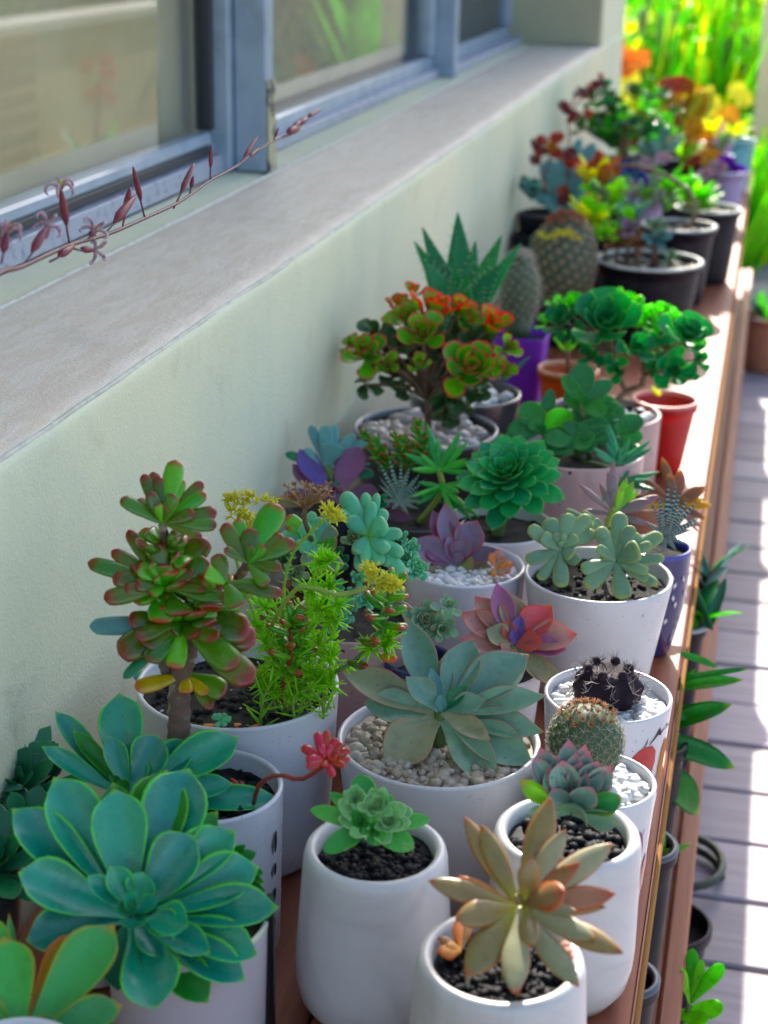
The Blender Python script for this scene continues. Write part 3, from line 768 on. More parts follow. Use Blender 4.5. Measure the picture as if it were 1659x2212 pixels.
    if dress is M_SOIL:
        pe = gravel(t, ri * .95, H - soil + .002, M_WPEB, .0016, 16, name='perlite'); pe.matrix_basis = Matrix(); _WM[pe.name] = _WM[t.name].copy()
    if dress:
        gr = gravel(t, ri, soil and (H - soil), dress, dsize, n_dress); gr.matrix_basis = Matrix()
        _WM[gr.name] = _WM[t.name].copy()
    return t, c, r, zs
def decal(parent, c, zb, z, r, ratio, polys, round_b=.006):
    """flat printed shapes wrapped on the outside of a pot; polys = [(material, [(angle deg, height)...])]; angle 0 = +X, -90 = towards the camera"""
    H = z - zb; rb = r * ratio
    for mat, pts in polys:
        cx = sum(p[0] for p in pts) / len(pts); cz = sum(p[1] for p in pts) / len(pts)
        rings = 5; v = []; f = []
        for j in range(rings + 1):
            for (a, h) in pts:
                q = j / rings; a2 = math.radians(cx + (a - cx) * q); h2 = cz + (h - cz) * q
                R = rb + (r - rb) * max(0, h2 - round_b) / (H - round_b) * 1.0 + .0008
                v.append((c.x + R * math.cos(a2), c.y + R * math.sin(a2), zb + h2))
        n = len(pts)
        for j in range(rings):
            for i in range(n):
                k = (i + 1) % n; f.append((j * n + i, (j + 1) * n + i, (j + 1) * n + k, j * n + k))
        obj('printed_motif', (np.array(v), f, np.zeros((len(v), 2))), mat, parent, True)
def stroke(pts, wd):
    """thin closed outline along a polyline in (angle, height) space"""
    up = [(a, h + wd) for a, h in pts]; dn = [(a, h - wd) for a, h in pts[::-1]]
    return up + dn
def blob(ca, ch, ra, rh, n=18, jit=.1, sd=0):
    return [(ca + ra * math.cos(2 * math.pi * i / n) * (1 + jit * noise.noise(V((i * .9, sd, 0)))), ch + rh * math.sin(2 * math.pi * i / n) * (1 + jit * noise.noise(V((i * .9, sd, 4))))) for i in range(n)]
def stemtube(parent, cps, rad, mat, n=14, name='stem', seg=9, rings=0):
    p = spline(cps, n * (3 if rings else 1)); m = len(p)
    if isinstance(rad, tuple): r = [rad[0] + (rad[1] - rad[0]) * i / (m - 1) for i in range(m)]
    else: r = [rad] * m
    if rings: r = [q * (1 + .10 * (1 if (i % 3) == 0 else -.3) + .05 * noise.noise(V((i * .7, 0, 0)))) for i, q in enumerate(r)]
    return obj(name, tube(p, r, seg), mat, parent)
# ================================================================== PLANTS IN FRONT
C3, C4, C5, C6, C7 = (1000, 850, 1.185), (200, 1400, 1.3825), (1000, 1600, 1.185), (0, 2200, 1.659), (900, 2300, 1.276)
Z2, Z3, Z4, ZK, ZG, ZM, ZP = (900, 1300, 1.659), (1500, 1350, 1.8433), (0, 2100, 2.37), (1050, 850, 2.37), (1700, 900, 2.552), (1700, 2050, 3.016), (850, 1350, 3.016)
def P(S, x, y): return ((S[0] + x / S[2]) / 1.507, (S[1] + y / S[2]) / 1.507)
def A(S, x, y, Y): return at(*P(S, x, y), y=Y)
def kpx(S, n, p): return px2m(n / S[2] / 1.507, p)
def sprig(acc, pts, kind, ln, wd, step, ang=55, curl=0, t0=0.0, taper=True, jit=.25, down=0):
    """leaves spiralling along a stem path"""
    pts = [V(p) for p in pts]; L = sum((pts[i + 1] - pts[i]).length for i in range(len(pts) - 1))
    n = max(2, int(L / step)); a = rnd(0, 6)
    for i in range(n):
        t = t0 + (1 - t0) * i / (n - 1); s = t * (len(pts) - 1); k = min(int(s), len(pts) - 2); q = pts[k].lerp(pts[k + 1], s - k)
        d = (pts[k + 1] - pts[k]).normalized(); o = d.orthogonal().normalized(); b = d.cross(o)
        a += 2.39996; r = o * math.cos(a) + b * math.sin(a)
        e = math.radians(ang * (1 - .6 * t ** 4)); dr = (d * math.cos(e) + r * math.sin(e) + V((rnd(-jit, jit), rnd(-jit, jit), rnd(-jit, jit))) * .5 - V((0, 0, down))).normalized()
        l = ln * (1 - .45 * t ** 3 if taper else 1) * rnd(.8, 1.15)
        M = leaf_matrix(q, q + dr * l, wd * rnd(.85, 1.1), d)
        yield_add(acc, kind, M)
def yield_add(acc, kind, M):
    if isinstance(acc, Acc): acc.add(random.choice(LT[kind]), M)
    else: inst('leaf', leaf_mesh(kind), acc[1] if not isinstance(acc[1], list) else random.choice(acc[1]), acc[0], M)

# ---- big teal echeveria in the enamel pot, front
t, c, r, zs = pot('big teal rosette with lime leaf edges in a pale mauve mug with black handle', (405, 1975), 176, .108, 'cup', .95, M_MAUVE, wall=.0022, rim_mat=M_CREAM)
t_front = t
a = Acc(); bx = at(580, 1900, y=.825)
a.add(box(bx.x - .0035, bx.x + .0035, bx.y - .004, bx.y + .0045, .012, .125, .0024)); obj('handle', a.tpl(), M_BLACK, t, False)
pl = empty('rosette', t, at(300, 1985, y=.80))
star(pl, (715, 1290), .785, [
 (945, 538, 300, .02, L_TEALG), (1240, 852, 250, .02), (1110, 1790, 220, -.1, L_TEALG), (145, 1440, 230, -.05), (1400, 1512, 220, .0), (600, 1700, 210, -.1, L_DARKG), (1195, 760, 170, -.1, L_TEALG), (600, 610, 220, .05, L_TEALG),
 (60, 765, 250, .05), (255, 627, 285, .05), (1072, 540, 335, .08), (890, 1830, 300, .0), (1303, 1690, 215, .05), (85, 1150, 260, .08), (1505, 1257, 230, .08), (1412, 1090, 270, .1),
 (600, 640, 280, .18), (1088, 902, 275, .25), (888, 1548, 175, .2), (1152, 1522, 165, .3)], 'echeveria', [L_TEAL], S=C6, start=.05, wk=1.10)
star(pl, (735, 1290), .775, [(590, 1022, 150, .5), (445, 1108, 120, .45), (800, 1062, 170, .5), (1052, 1365, 210, .35), (975, 1395, 170, .3), (745, 1412, 165, .5)], 'echeveria', [L_TEAL], S=C6, start=.05)
star(pl, (735, 1285), .765, [(655, 1180, 95, .7), (868, 1192, 95, .7), (862, 1275, 80, .6), (605, 1262, 90, .7), (770, 1340, 90, .7), (700, 1205, 60, .9), (740, 1255, 50, 1.2)], 'echeveria', [L_DARKG, L_TEAL], S=C6, start=.05)
stemtube(t, [at(300, 1985, y=.80), (c.x - .012, c.y, c.z - .005), (c.x - .005, c.y, zs - .005)], (.006, .008), M_GRST)
g2 = empty('offset_rosette', t, A(C6, 1250, 1080, .815))
star(g2, (1180, 1060), .83, [(1385, 958, 80), (1428, 1080, 90), (1435, 1125, 70), (1440, 1180, 60), (1330, 905, 60)], 'echeveria', [L_TEALG], S=C6)

# ---- second teal echeveria behind it
t, c, r, zs = pot('teal pointed-leaf rosette with upright blue-lit leaves, behind the biggest rosette', (195, 1790), 95, .115, 'cup', .85, M_SATIN)
pl = empty('rosette', t, at(262, 1700, y=.91))
star(pl, (700, 660), .91, [
 (285, 225, 130, .0), (610, 142, 245, .0), (1265, 345, 235, .0), (1050, 388, 190, .0), (1515, 698, 150, .0), (215, 410, 110, .1), (1262, 608, 140, .1), (760, 450, 160, .0), (1400, 740, 120, -.1), (300, 430, 90, -.1, L_DARKG),
 (405, 288, 95, .2, L_TEALG), (885, 342, 220, .15), (590, 322, 130, .3), (570, 545, 70, .6, L_TEALG), (625, 560, 90, .7, L_TEALG)], 'echeveria', [L_TEAL], S=C6, axis=V((.25, -.6, .75)))
stemtube(t, [at(262, 1705, y=.91), (c.x, c.y, zs - .004)], .007, M_GRST)

# ---- dark plant at the left edge, with the long flower stalk that leans over the sill
t, c, r, zs = pot('dark green succulent at the left edge whose mauve flower stalk arches over the sill', (-60, 1800), 105, .09, 'cup', .85, M_DARKGL)
t_stalk = t
pl = empty('rosette', t, at(-20, 1700, y=.93))
star(pl, (-20, 1190), .93, [(372, 745, 190, 0), (415, 640, 150, -.1), (250, 930, 190, 0), (330, 830, 170, .1), (160, 760, 150, -.1), (95, 930, 190), (0, 770, 110), (60, 840, 120), (240, 1150, 150, .0), (200, 1000, 110), (350, 960, 90, -.1), (390, 1010, 50, -.1, L_SAGE), (120, 1310, 200, .2), (-150, 800, 160), (60, 1130, 160, .6), (50, 1620, 130, .3)], 'flat', [L_DARKG, L_DARKG, L_TEALG], S=Z4, wk=1.3)
stemtube(t, [at(-20, 1700, y=.93), (c.x, c.y, zs - .004)], .006, M_GRST)
for (x_, y_, R_, Y_) in ((30, 1700, .052, .94), (60, 1800, .045, .90), (-10, 1870, .05, .86), (90, 1690, .035, .97)):
    q_ = at(x_, y_, y=Y_); rosette(t, q_, R_, V((.2, -.35, .9)), 20, 'flat', L_DARKG, .42, (5, 75), lmin=.3); stemtube(t, [q_, (c.x, c.y, zs)], .004, M_GRST, 5)
# ---- corner rosette bottom left
t, c, r, zs = pot('green rosette with orange leaf edges cut by the bottom left corner', (30, 2290), 150, .115, 'cup', .85, M_SATIN, dress=M_WPEB)
pl = empty('rosette', t, at(52, 2240, y=.69))
star(pl, (110, 2010), .69, [(430, 1405, 220, -.1, L_ORLEAF), (-120, 1330, 230, 0), (40, 1295, 60, 0), (605, 1372, 300, .05), (5, 1445, 290, .1), (655, 1778, 210, .1), (-150, 1750, 200, .1), (600, 1868, 60, 0, L_JADEY), (320, 1835, 120, .5)], 'echeveria', [L_CORNER], S=C6)

# ---- mug with the jade tree and a trailing red stonecrop
t, c, r, zs = pot('white mug with black line drawing holding the tree-like jade plant and red stonecrop', (450, 1692), 162, .13, 'cup', .95, M_GLAZE, soil=.014, soilmat=M_BLUEBLK, wall=.004, dress=M_BLUEBLK, dsize=.0055, n_dress=110)
pj = []
for h0, hh in ((.088, .018), (.070, .010), (.048, .012), (.026, .010)):
    pj.append((M_BLACK, stroke([(-14, h0), (-16, h0 + hh * .4), (-13, h0 + hh)], .0009)))
    pj.append((M_BLACK, blob(-10, h0 + hh * .5, 2.2, hh * .5, 10)))
decal(t, c, 0, .13, r, .95, pj)
JY = .955
jade = t
jb = at(388, 1640, y=JY)
stemtube(t, [(jb.x + .004, jb.y, zs - .004), jb, at(387, 1560, y=JY), A(C4, 535, 1120, JY), A(C4, 570, 990, JY + .006), A(C4, 545, 900, JY + .02)], (.0090, .0062), M_BARK, 16, 'trunk', 12, rings=1)
JZ = JY + .022
for cps, rr in (([A(C4, 560, 960, JY), A(C4, 520, 800, JZ), A(C4, 480, 690, JY + .004)], .004), ([A(C4, 530, 860, JZ), A(C4, 490, 640, JZ), A(C4, 455, 430, JY + .003)], .0032), ([A(C4, 560, 950, JY), A(C4, 700, 780, JZ), A(C4, 790, 670, JZ), A(C4, 850, 590, JY + .003)], .0034), ([A(C4, 525, 1130, JY), A(C4, 480, 1100, JY), A(C4, 450, 1020, JY)], .004), ([A(C4, 560, 960, JY), A(C4, 640, 900, JY), A(C4, 720, 900, JY)], .004)):
    stemtube(t, cps, rr, M_BARK, 8, 'branch', 8, rings=1)
JL, JB, JR_, JYE = L_JADE, L_JADEB, L_JADER, L_JADEY
def jadehead(cx, cy, Y, tips, lift=(0, .6)):
    b = empty('leaf_cluster', jade, A(C4, cx, cy, Y))
    star(b, (cx, cy), Y, tips, 'plump', [JL, JL, JR_, JB], S=C4, lift=lift, th=1.15, wk=1.12)
jadehead(455, 420, JY, [(700, 370, 70, 0, JR_), (405, 195, 60, 0, JR_), (550, 225, 55, .0), (375, 198, 55, .05, JR_), (640, 238, 55, 0, JR_), (525, 140, 82, .05, JB), (645, 283, 62, .1), (270, 305, 62, .1), (440, 210, 50, .1, JR_), (600, 378, 60, .2, JR_), (330, 330, 70, .0, JR_), (395, 280, 55, .4, JR_), (515, 292, 66, .6, JL), (700, 425, 66, 0), (635, 480, 36, .1, JR_), (430, 330, 40, .8, JB), (470, 340, 36, .8, JR_)])
jadehead(840, 600, JY - .01, [(800, 400, 60, 0), (960, 338, 112, .0, JB), (725, 430, 72, .0, JR_), (845, 448, 74, .1, JR_), (1000, 478, 62, .05), (1045, 500, 72, .05, JR_), (1040, 520, 60, .1), (992, 620, 55, .1, JR_), (930, 700, 60, 0), (735, 530, 42, .3, JR_), (915, 520, 50, .6, JB), (860, 520, 40, .8)])
jadehead(740, 690, JY - .02, [(992, 745, 58, .05, JR_), (900, 700, 60, -.1), (800, 800, 90, 0), (700, 560, 70, .1, JR_), (640, 640, 70, .3)])
jadehead(470, 700, JY - .005, [(300, 455, 62, 0, JR_), (385, 440, 90, 0, JB), (230, 540, 62, 0, JR_), (640, 490, 110, 0, JR_), (545, 490, 62, 0, JR_), (122, 590, 74, .0, JL), (230, 660, 80, .05, JR_), (190, 765, 82, .05, JR_), (280, 720, 70, .1, JR_), (660, 590, 110, .05), (735, 700, 100, .1, JR_), (745, 760, 80, .1), (430, 510, 74, .35), (340, 620, 80, .3, JB), (330, 690, 70, .3, JR_), (650, 720, 46, .35, JR_), (560, 620, 50, .5, JB), (595, 640, 40, .6, JR_), (400, 745, 46, .5, JB), (470, 600, 78, .9, JL), (395, 600, 50, .8, JB), (430, 650, 60, .9)], (0, .6))
jadehead(545, 860, JY, [(130, 900, 85, -.1, L_BLUEG), (280, 1120, 50, -.1, L_DARKG), (250, 1000, 130, 0, JR_), (300, 870, 90, .1, JR_), (370, 985, 120, .1, JR_), (670, 845, 100, .1), (820, 770, 95, 0), (850, 900, 150, .0, JR_), (870, 965, 130, -.05, JR_), (790, 1075, 125, .1, JL), (860, 1145, 135, .0, JR_), (500, 1080, 90, .1), (390, 1050, 90, .15), (330, 930, 70, .5, JR_), (620, 935, 74, .9, JR_), (695, 950, 74, .8, JR_), (560, 760, 100, .3), (700, 800, 100, .2), (440, 800, 90, .3), (480, 900, 100, .3)])
jadehead(560, 1100, JY, [(330, 1165, 72, .05, JYE), (560, 1190, 60, .2, JYE), (660, 1190, 60, .1, JYE), (745, 1180, 100, 0, JL), (680, 1255, 50, -.1, JR_)], (0, .3))
# dense filler leaves inside the crown
for (cx, cy, R, n) in ((470, 700, 210, 20), (560, 850, 210, 18), (700, 760, 150, 10), (470, 540, 130, 8)):
    ce = A(C4, cx, cy, JY + .008); Rm = kpx(C4, R, ce)
    b = empty('leaf_cluster', jade, ce)
    for i in range(n):
        d = V((rnd(-1, 1), rnd(-.75, 1), rnd(-.6, 1))).normalized(); q = ce + d * Rm * rnd(.05, .3)
        inst('leaf', leaf_mesh('plump'), random.choice([JL, JL, JB]), b, leaf_matrix(q, q + d * Rm * rnd(.55, .9), .0195, V((0, 0, 1)) - d * .3))
# red stonecrop: a trailing stem and two heads
sc = [A(C6, 1370, 690, .93), A(C6, 1400, 590, .92), A(C6, 1500, 535, .915), A(C6, 1620, 560, .91), at(690, 1662, y=.90), at(703, 1648, y=.90)]
stemtube(t, sc, .0016, M_REDST, 12, 'stem', 7)
b = empty('red_head', t, at(703, 1640, y=.90))
star(b, (705, 1640), .90, [(652, 1612, 24), (684, 1582, 24), (706, 1578, 20), (726, 1595, 20), (740, 1605, 18), (757, 1620, 17), (757, 1642, 18), (748, 1655, 18), (722, 1680, 18), (660, 1640, 26), (664, 1662, 22), (690, 1610, 20), (715, 1610, 18), (700, 1660, 22, .4), (728, 1640, 16, .7), (712, 1632, 14, 1), (696, 1630, 16, .9), (735, 1625, 14, .4)], 'bean', [L_BEANR], lift=(0, .5))
b = empty('red_head', t, A(C6, 1320, 620, .95))
star(b, (1320, 615), .95, [(1240, 560, 30), (1265, 590, 30), (1240, 600, 26), (1300, 570, 30), (1325, 590, 28), (1345, 610, 30), (1350, 640, 30), (1320, 650, 30), (1290, 600, 26, .8)], 'bean', [L_BEANR], S=C6)

# ---- white tapered marble pot with the crested hairy succulent
t, c, r, zs = pot('white marble tumbler left of the two front ones, holding a crested pale green frilled succulent', (812, 1828), 158, .125, 'marble', 1.1, M_MARBLE, soil=.010, soilmat=M_BLUEBLK, dress=M_BLUEBLK, dsize=.0036, n_dress=260)
cy = c.y
b = empty('rosette', t, A(C7, 400, 480, cy))
star(b, (400, 500), cy, [(215, 365, 60, 0, L_CREST2), (140, 432, 80, 0, L_CREST2), (325, 292, 125, .1, L_CREST2), (640, 478, 75, 0, L_CREST2), (190, 590, 95, .0, L_CREST2), (560, 605, 105, 0, L_CREST2), (440, 575, 90, .2, L_CREST2), (250, 400, 90, .2), (300, 335, 80, .3), (480, 370, 90, .2, L_CREST2), (570, 440, 80, .1), (530, 400, 90, .2, L_CREST), (255, 470, 80, .2), (300, 520, 80, .3), (380, 560, 80, .3), (480, 560, 80, .2), (560, 480, 80, .2)], 'oval', [L_CREST], S=C7)
for (x, y, R, n, dy, m) in ((415, 410, 85, 34, -.012, L_CREST), (330, 380, 60, 20, -.006, L_CREST), (350, 480, 65, 20, -.012, L_CREST2), (470, 480, 75, 22, -.012, L_CREST), (400, 520, 60, 16, -.015, L_CREST2)):
    q = A(C7, x, y, cy + dy)
    rosette(t, q, kpx(C7, R, q), TOCAM(q) + V((0, 0, .3)), n, 'small', m, .62, (15, 85), name='crest', jit=14, lmin=.3)
for i in range(3):      # fringe of fine hairs on the low leaf
    pass
a = Acc()
for i in range(60):
    q = A(C7, 545 + rnd(-25, 22), 590 + rnd(-28, 22), cy - .016); d = V((rnd(.1, 1), rnd(-.6, .2), rnd(-.8, .6))).normalized()
    a.add(tube([q, q + d * rnd(.001, .0028)], [.00010, .00003], 4))
a.build('hairs', plain('pale_hair', (.55, .55, .30), .6), t)

# ---- front marble tumbler with the ghost plant
t, c, r, zs = pot('front-most white marble tumbler holding a bronze ghost plant with splayed pointed leaves', (1083, 2064), 185, .125, 'marble', 1.1, M_MARBLE, soil=.012, soilmat=M_BLUEBLK, dress=M_BLUEBLK, dsize=.0036, n_dress=260)
gy = c.y - .004
b = empty('rosette', t, A(C7, 1010, 830, gy))
star(b, (1010, 835), gy, [(1390, 575, 110, 0, L_SAGE2), (770, 475, 85, .0), (1370, 845, 62, 0), (845, 500, 88, .1), (1145, 385, 115, .1), (1405, 780, 105, .0, L_GHOSTR), (630, 735, 92, .05), (750, 718, 55, -.05, L_ORLEAF),
  (770, 1112, 135, .1), (990, 1208, 62, 0, L_GHOSTR), (978, 1202, 112, .2), (1242, 1178, 100, .2), (1448, 1022, 100, .1), (1330, 968, 92, .25), (735, 868, 118, .2, None), (1200, 512, 88, .25), (1262, 650, 74, .3, L_GHOSTR), (1255, 850, 60, .3, L_SAGE2)],
  'ghost', [L_GHOST, L_GHOST, L_SAGE2], S=C7, start=.03, th=1.0, wk=1.1)
star(b, (1035, 815), gy - .012, [(1045, 622, 92, .5, L_GHOST), (1062, 1015, 92, .35, L_GHOST), (1222, 775, 132, .9, L_GHOSTR), (1160, 735, 60, .6, L_GHOSTR), (980, 800, 50, .8, L_GHOST)], 'ghost', [L_GHOST], S=C7, start=.03, th=1.2)
stemtube(t, [A(C7, 1010, 835, gy + .002), A(C7, 1010, 960, gy + .004), (c.x + .004, c.y - .005, zs - .004)], (.0042, .0048), plain('olive_stem', (.30, .28, .06), .4))
b = empty('fallen_leaf_heap', t, A(C7, 720, 1000, c.y))
star(b, (770, 1010), c.y + .004, [(670, 1035, 80, .1, L_ORLEAF), (670, 960, 50, .1, L_GHOSTR), (740, 895, 50, 0, L_ORLEAF), (800, 900, 45, 0, L_GHOSTR), (700, 1000, 60, .2, L_ORLEAF)], 'ghost', [L_ORLEAF], S=C7, axis=V((0, -.3, 1)))
star(b, (1160, 1010), c.y + .012, [(1240, 1050, 50), (1220, 990, 50), (1235, 1020, 40)], 'ghost', [L_PINK], S=C7, axis=V((0, -.3, 1)))

# ---- right marble tumbler with the pink-tipped rosette
t, c, r, zs = pot('right-hand white marble tumbler with an upright aqua rosette tipped in pink', (1226, 1794), 161, .125, 'marble', 1.02, M_MARBLE, soil=.010, soilmat=M_BLUEBLK, dress=M_BLUEBLK, dsize=.0045, n_dress=180)
ry = c.y
b = empty('rosette', t, A(C7, 1225, 440, ry))
star(b, (1225, 440), ry, [(1088, 168, 100, -.1), (1130, 178, 80, -.1), (1282, 150, 70, -.1), (1215, 130, 90, -.1), (1292, 172, 74, -.05), (1385, 222, 95, 0), (1335, 225, 80, 0), (1165, 195, 80, 0), (1390, 250, 80, 0), (1130, 240, 92, .05), (1245, 180, 80, 0), (1072, 200, 90, 0), (1200, 205, 125, .15), (1262, 215, 80, .1), (1355, 230, 110, .1), (1180, 225, 60, .15), (1290, 260, 60, .2),
   (1005, 298, 75, .1, L_LIMEF), (1045, 432, 70, .1, L_SAGE), (1440, 355, 98, .1, L_CORNER), (1428, 465, 88, .1, L_SAGE), (1315, 292, 110, .35), (1150, 320, 100, .3), (1275, 372, 140, .75, L_SAGE)], 'echeveria', [L_RAINB], S=C7, axis=V((0, -1, .25)), start=.02, wk=1.08, th=1.3)

# ---- wide white bowl with the big sage rosette
t, c, r, zs = pot('wide white pot of cream gravel with the large splayed sage-green rosette', (948, 1593), 219, .12, 'cup', .84, M_SATIN, soil=.008, wall=.004, soilmat=M_CPEB, dress=M_CPEB, dsize=.0048, n_dress=520)
gy = c.y + .004
b = empty('rosette', t, A(C5, 515, 850, gy))
star(b, (515, 858), gy, [(300, 725, 70, -.1), (215, 850, 150, -.05, L_SAGE), (860, 1080, 175, -.02), (915, 932, 125, .0), (120, 715, 140, .0), (290, 1072, 195, .0), (722, 1155, 160, .05), (860, 648, 195, .0), (362, 505, 138, .0), (650, 578, 158, .05), (920, 782, 118, .1), (530, 640, 90, .0, L_SAGE)],
  'broad', [L_SAGE, L_SAGE, L_SAGE2], S=C5, start=.03)
star(b, (515, 850), gy - .010, [(390, 705, 105, .35), (692, 800, 92, .3), (707, 968, 92, .35, L_SAGE2), (478, 680, 60, .3, L_BLUEG), (622, 752, 66, .4, L_DARKG), (510, 780, 40, .8, L_BLUEG), (540, 800, 36, .8, L_BLUEG)], 'broad', [L_SAGE], S=C5, start=.03)
stemtube(t, [A(C5, 515, 850, gy), (c.x, c.y, zs - .004)], .005, M_GRST)

# ---- white planter of mixed succulents (lime sedum)
t, c, r, zs = pot('large white pot of lime yellow-flowering sedum and green jelly-bean stems beside the wall', (514, 1472), 219, .14, 'cup', .90, M_SATIN, soil=.014, wall=.004, dress=M_SOIL, dsize=.004, n_dress=160)
sy = c.y
leaves = Acc(); stems = Acc()
def limestem(cps, ln=.012, wd=.0028, step=.0016, ang=60, t0=0, rad=.0011):
    p = spline(cps, 16); stems.add(tube(p, [rad * (1 - .35 * i / 15) for i in range(16)], 6)); sprig(leaves, p, 'needle', ln, wd, step, ang, t0=t0)
def sedum_star(q, ln=.015, n=20):
    for i in range(n):
        d = (TOCAM(q) * rnd(.0, .9) + V((rnd(-1, 1), rnd(-.4, .4), rnd(-.7, 1)))).normalized()
        leaves.add(random.choice(LT['needle']), leaf_matrix(q, q + d * ln * rnd(.7, 1.1), .0030, V((0, 0, 1))))
def Q(x, y, dy=0): return A(C4, x, y, sy + dy)
for (x, y, x2, y2, dy) in ((1080, 900, 1180, 560, -.01), (1100, 850, 1240, 640, 0), (1000, 900, 960, 780, -.01), (1060, 1000, 1200, 780, -.02), (1140, 1100, 1230, 880, -.02), (1180, 1180, 1230, 980, -.03), (1000, 1150, 930, 950, -.02),
                          (960, 1060, 860, 850, -.01), (1080, 1150, 1200, 1080, -.03), (1110, 1000, 1220, 940, 0), (1000, 1000, 1120, 900, .01), (950, 900, 880, 780, 0), (1040, 1000, 1120, 700, .01), (900, 1250, 940, 1130, -.04), (1050, 1200, 1150, 1150, -.04), (1130, 980, 1280, 1060, -.02), (1020, 930, 1000, 760, .01), (1100, 850, 1150, 560, -.012)):
    limestem([Q(x, y + 120, dy), Q(x, y, dy), Q(x2, y2, dy)], ln=rnd(.015, .020), wd=.0034, step=.0026)
for (x, y) in ((925, 1150), (950, 1180), (900, 1120), (1170, 590), (1210, 590), (1200, 860), (1210, 1020), (880, 880), (1450, 970), (1390, 980), (1470, 940), (920, 800), (1120, 1090), (1160, 1130), (1060, 1170), (1200, 700), (960, 1030), (1150, 800), (1240, 780), (1230, 860), (1150, 960), (1000, 1090), (920, 960), (1210, 1140), (1120, 720)):
    sedum_star(Q(x, y, -.03), .0155, 20)
# long flowering stems
fl = Acc()
def yflower(q, R, n):
    for i in range(n):
        p = q + V((rnd(-1, 1), rnd(-.6, .6), rnd(-.7, .7))) * R
        for k in range(7):
            d = V((rnd(-1, 1), rnd(-1, .5), rnd(-.4, 1))).normalized(); fl.add(LT['needle'][0], leaf_matrix(p, p + d * .0055, .0018, V((0, 0, 1))))
l1 = [Q(1000, 1000, -.02), Q(1000, 720, -.03), Q(1040, 560, -.03), Q(1120, 460, -.03), Q(1190, 395, -.03)]
l2 = [Q(940, 910, -.02), Q(970, 830, -.04), Q(1060, 715, -.05), Q(1150, 715, -.05), Q(1260, 742, -.05), Q(1370, 710, -.05)]
l3 = [Q(900, 900, 0), Q(820, 700, .01), Q(780, 520, .01), Q(800, 380, .01)]
for cps, rd in ((l1, .0011), (l2, .0017), (l3, .0014)):
    p = spline(cps, 24); stems.add(tube(p, rd, 7)); sprig(leaves, p, 'needle', .0055, .0014, .0028, 60, t0=.15)
for (x, y, rr, n, dy) in ((1205, 375, .006, 16, -.03), (1245, 400, .004, 7, -.03), (1385, 625, .005, 12, -.05), (1420, 660, .006, 14, -.05), (1460, 690, .007, 18, -.05), (1495, 705, .005, 10, -.05), (770, 310, .006, 14, .01), (845, 300, .005, 12, .01), (800, 360, .008, 14, .01), (850, 390, .007, 12, .01), (920, 335, .007, 12, .01), (830, 420, .005, 8, .01)):
    yflower(Q(x, y, dy), rr, n)
for (x, y) in ((1150, 1170), (1100, 1200), (1030, 1210), (930, 1220), (1190, 1190), (1060, 1180)):
    for k in range(9):
        q = Q(x + rnd(-30, 30), y + rnd(-20, 20), -.03); stems.add(tube([q, q + V((rnd(-.01, .01), rnd(-.004, .004), rnd(-.016, -.006)))], .0004, 4))
leaves.build('leaves', L_LIME, t, kind='stuff'); stems.build('stems', M_LIMEST, t); fl.build('yellow_flowers', F_YEL, t, kind='stuff')
def beanstem(par, cps, tips_n, ln, wd, mats, t0=.0, ang=75, stem=M_REDST, rad=.0018, jit=.15, kind='bean', step=None):
    p = spline(cps, 14); g_ = empty('bean_stem', par, p[0]); obj('stem', tube(p, rad, 7), stem, g_)
    L = sum((p[i + 1] - p[i]).length for i in range(13)); sprig((g_, mats), p[int(14 * t0):], kind, ln, wd, (L * (1 - t0)) / tips_n, ang, taper=True, jit=jit)
    return g_
beanstem(t, [Q(985, 1230, -.03), Q(1000, 1130, -.03), Q(1035, 1010, -.03), Q(1030, 900, -.03), Q(1050, 850, -.03)], 17, .0195, .0085, [L_BEANG], .38)
beanstem(t, [Q(1230, 1090, -.03), Q(1330, 1030, -.03), Q(1440, 900, -.03), Q(1460, 800, -.03), Q(1490, 690, -.03)], 19, .0215, .0090, [L_BEANG, L_BEANG, L_JADEB], .45, stem=M_GRST)
for (x, y, m) in ((1370, 940, L_JADER), (1450, 1010, L_ORLEAF), (1320, 1040, L_JADER)):
    b0 = Q(x - 30, y, -.03); leaf(t, 'bean', m, b0, Q(x + 55, y + 30, -.04), .008, V((0, -.5, 1)))
b = empty('tiny_rosette', t, Q(715, 1300, -.05))
star(b, (715, 1305), sy - .055, [(680, 1285, 32), (705, 1275, 30), (740, 1275, 28), (765, 1305, 34), (700, 1340, 30), (740, 1335, 26), (720, 1300, 18, .5)], 'plump', [L_BEANT], S=C4)
for (x, y, x2, y2) in ((830, 1345, 890, 1330), (640, 1325, 690, 1335), (780, 1320, 800, 1335)):
    leaf(t, 'plump', L_ORLEAF, Q(x, y, -.06), Q(x2, y2, -.062), .006, V((0, 0, 1)))
# shaded bluish succulent behind the jade trunk
star(t, (390, 1150), sy + .01, [(345, 1090, 60), (430, 1120, 110), (400, 1060, 60), (450, 1200, 60), (380, 1220, 40)], 'plump', [L_BLUEG], S=C4)

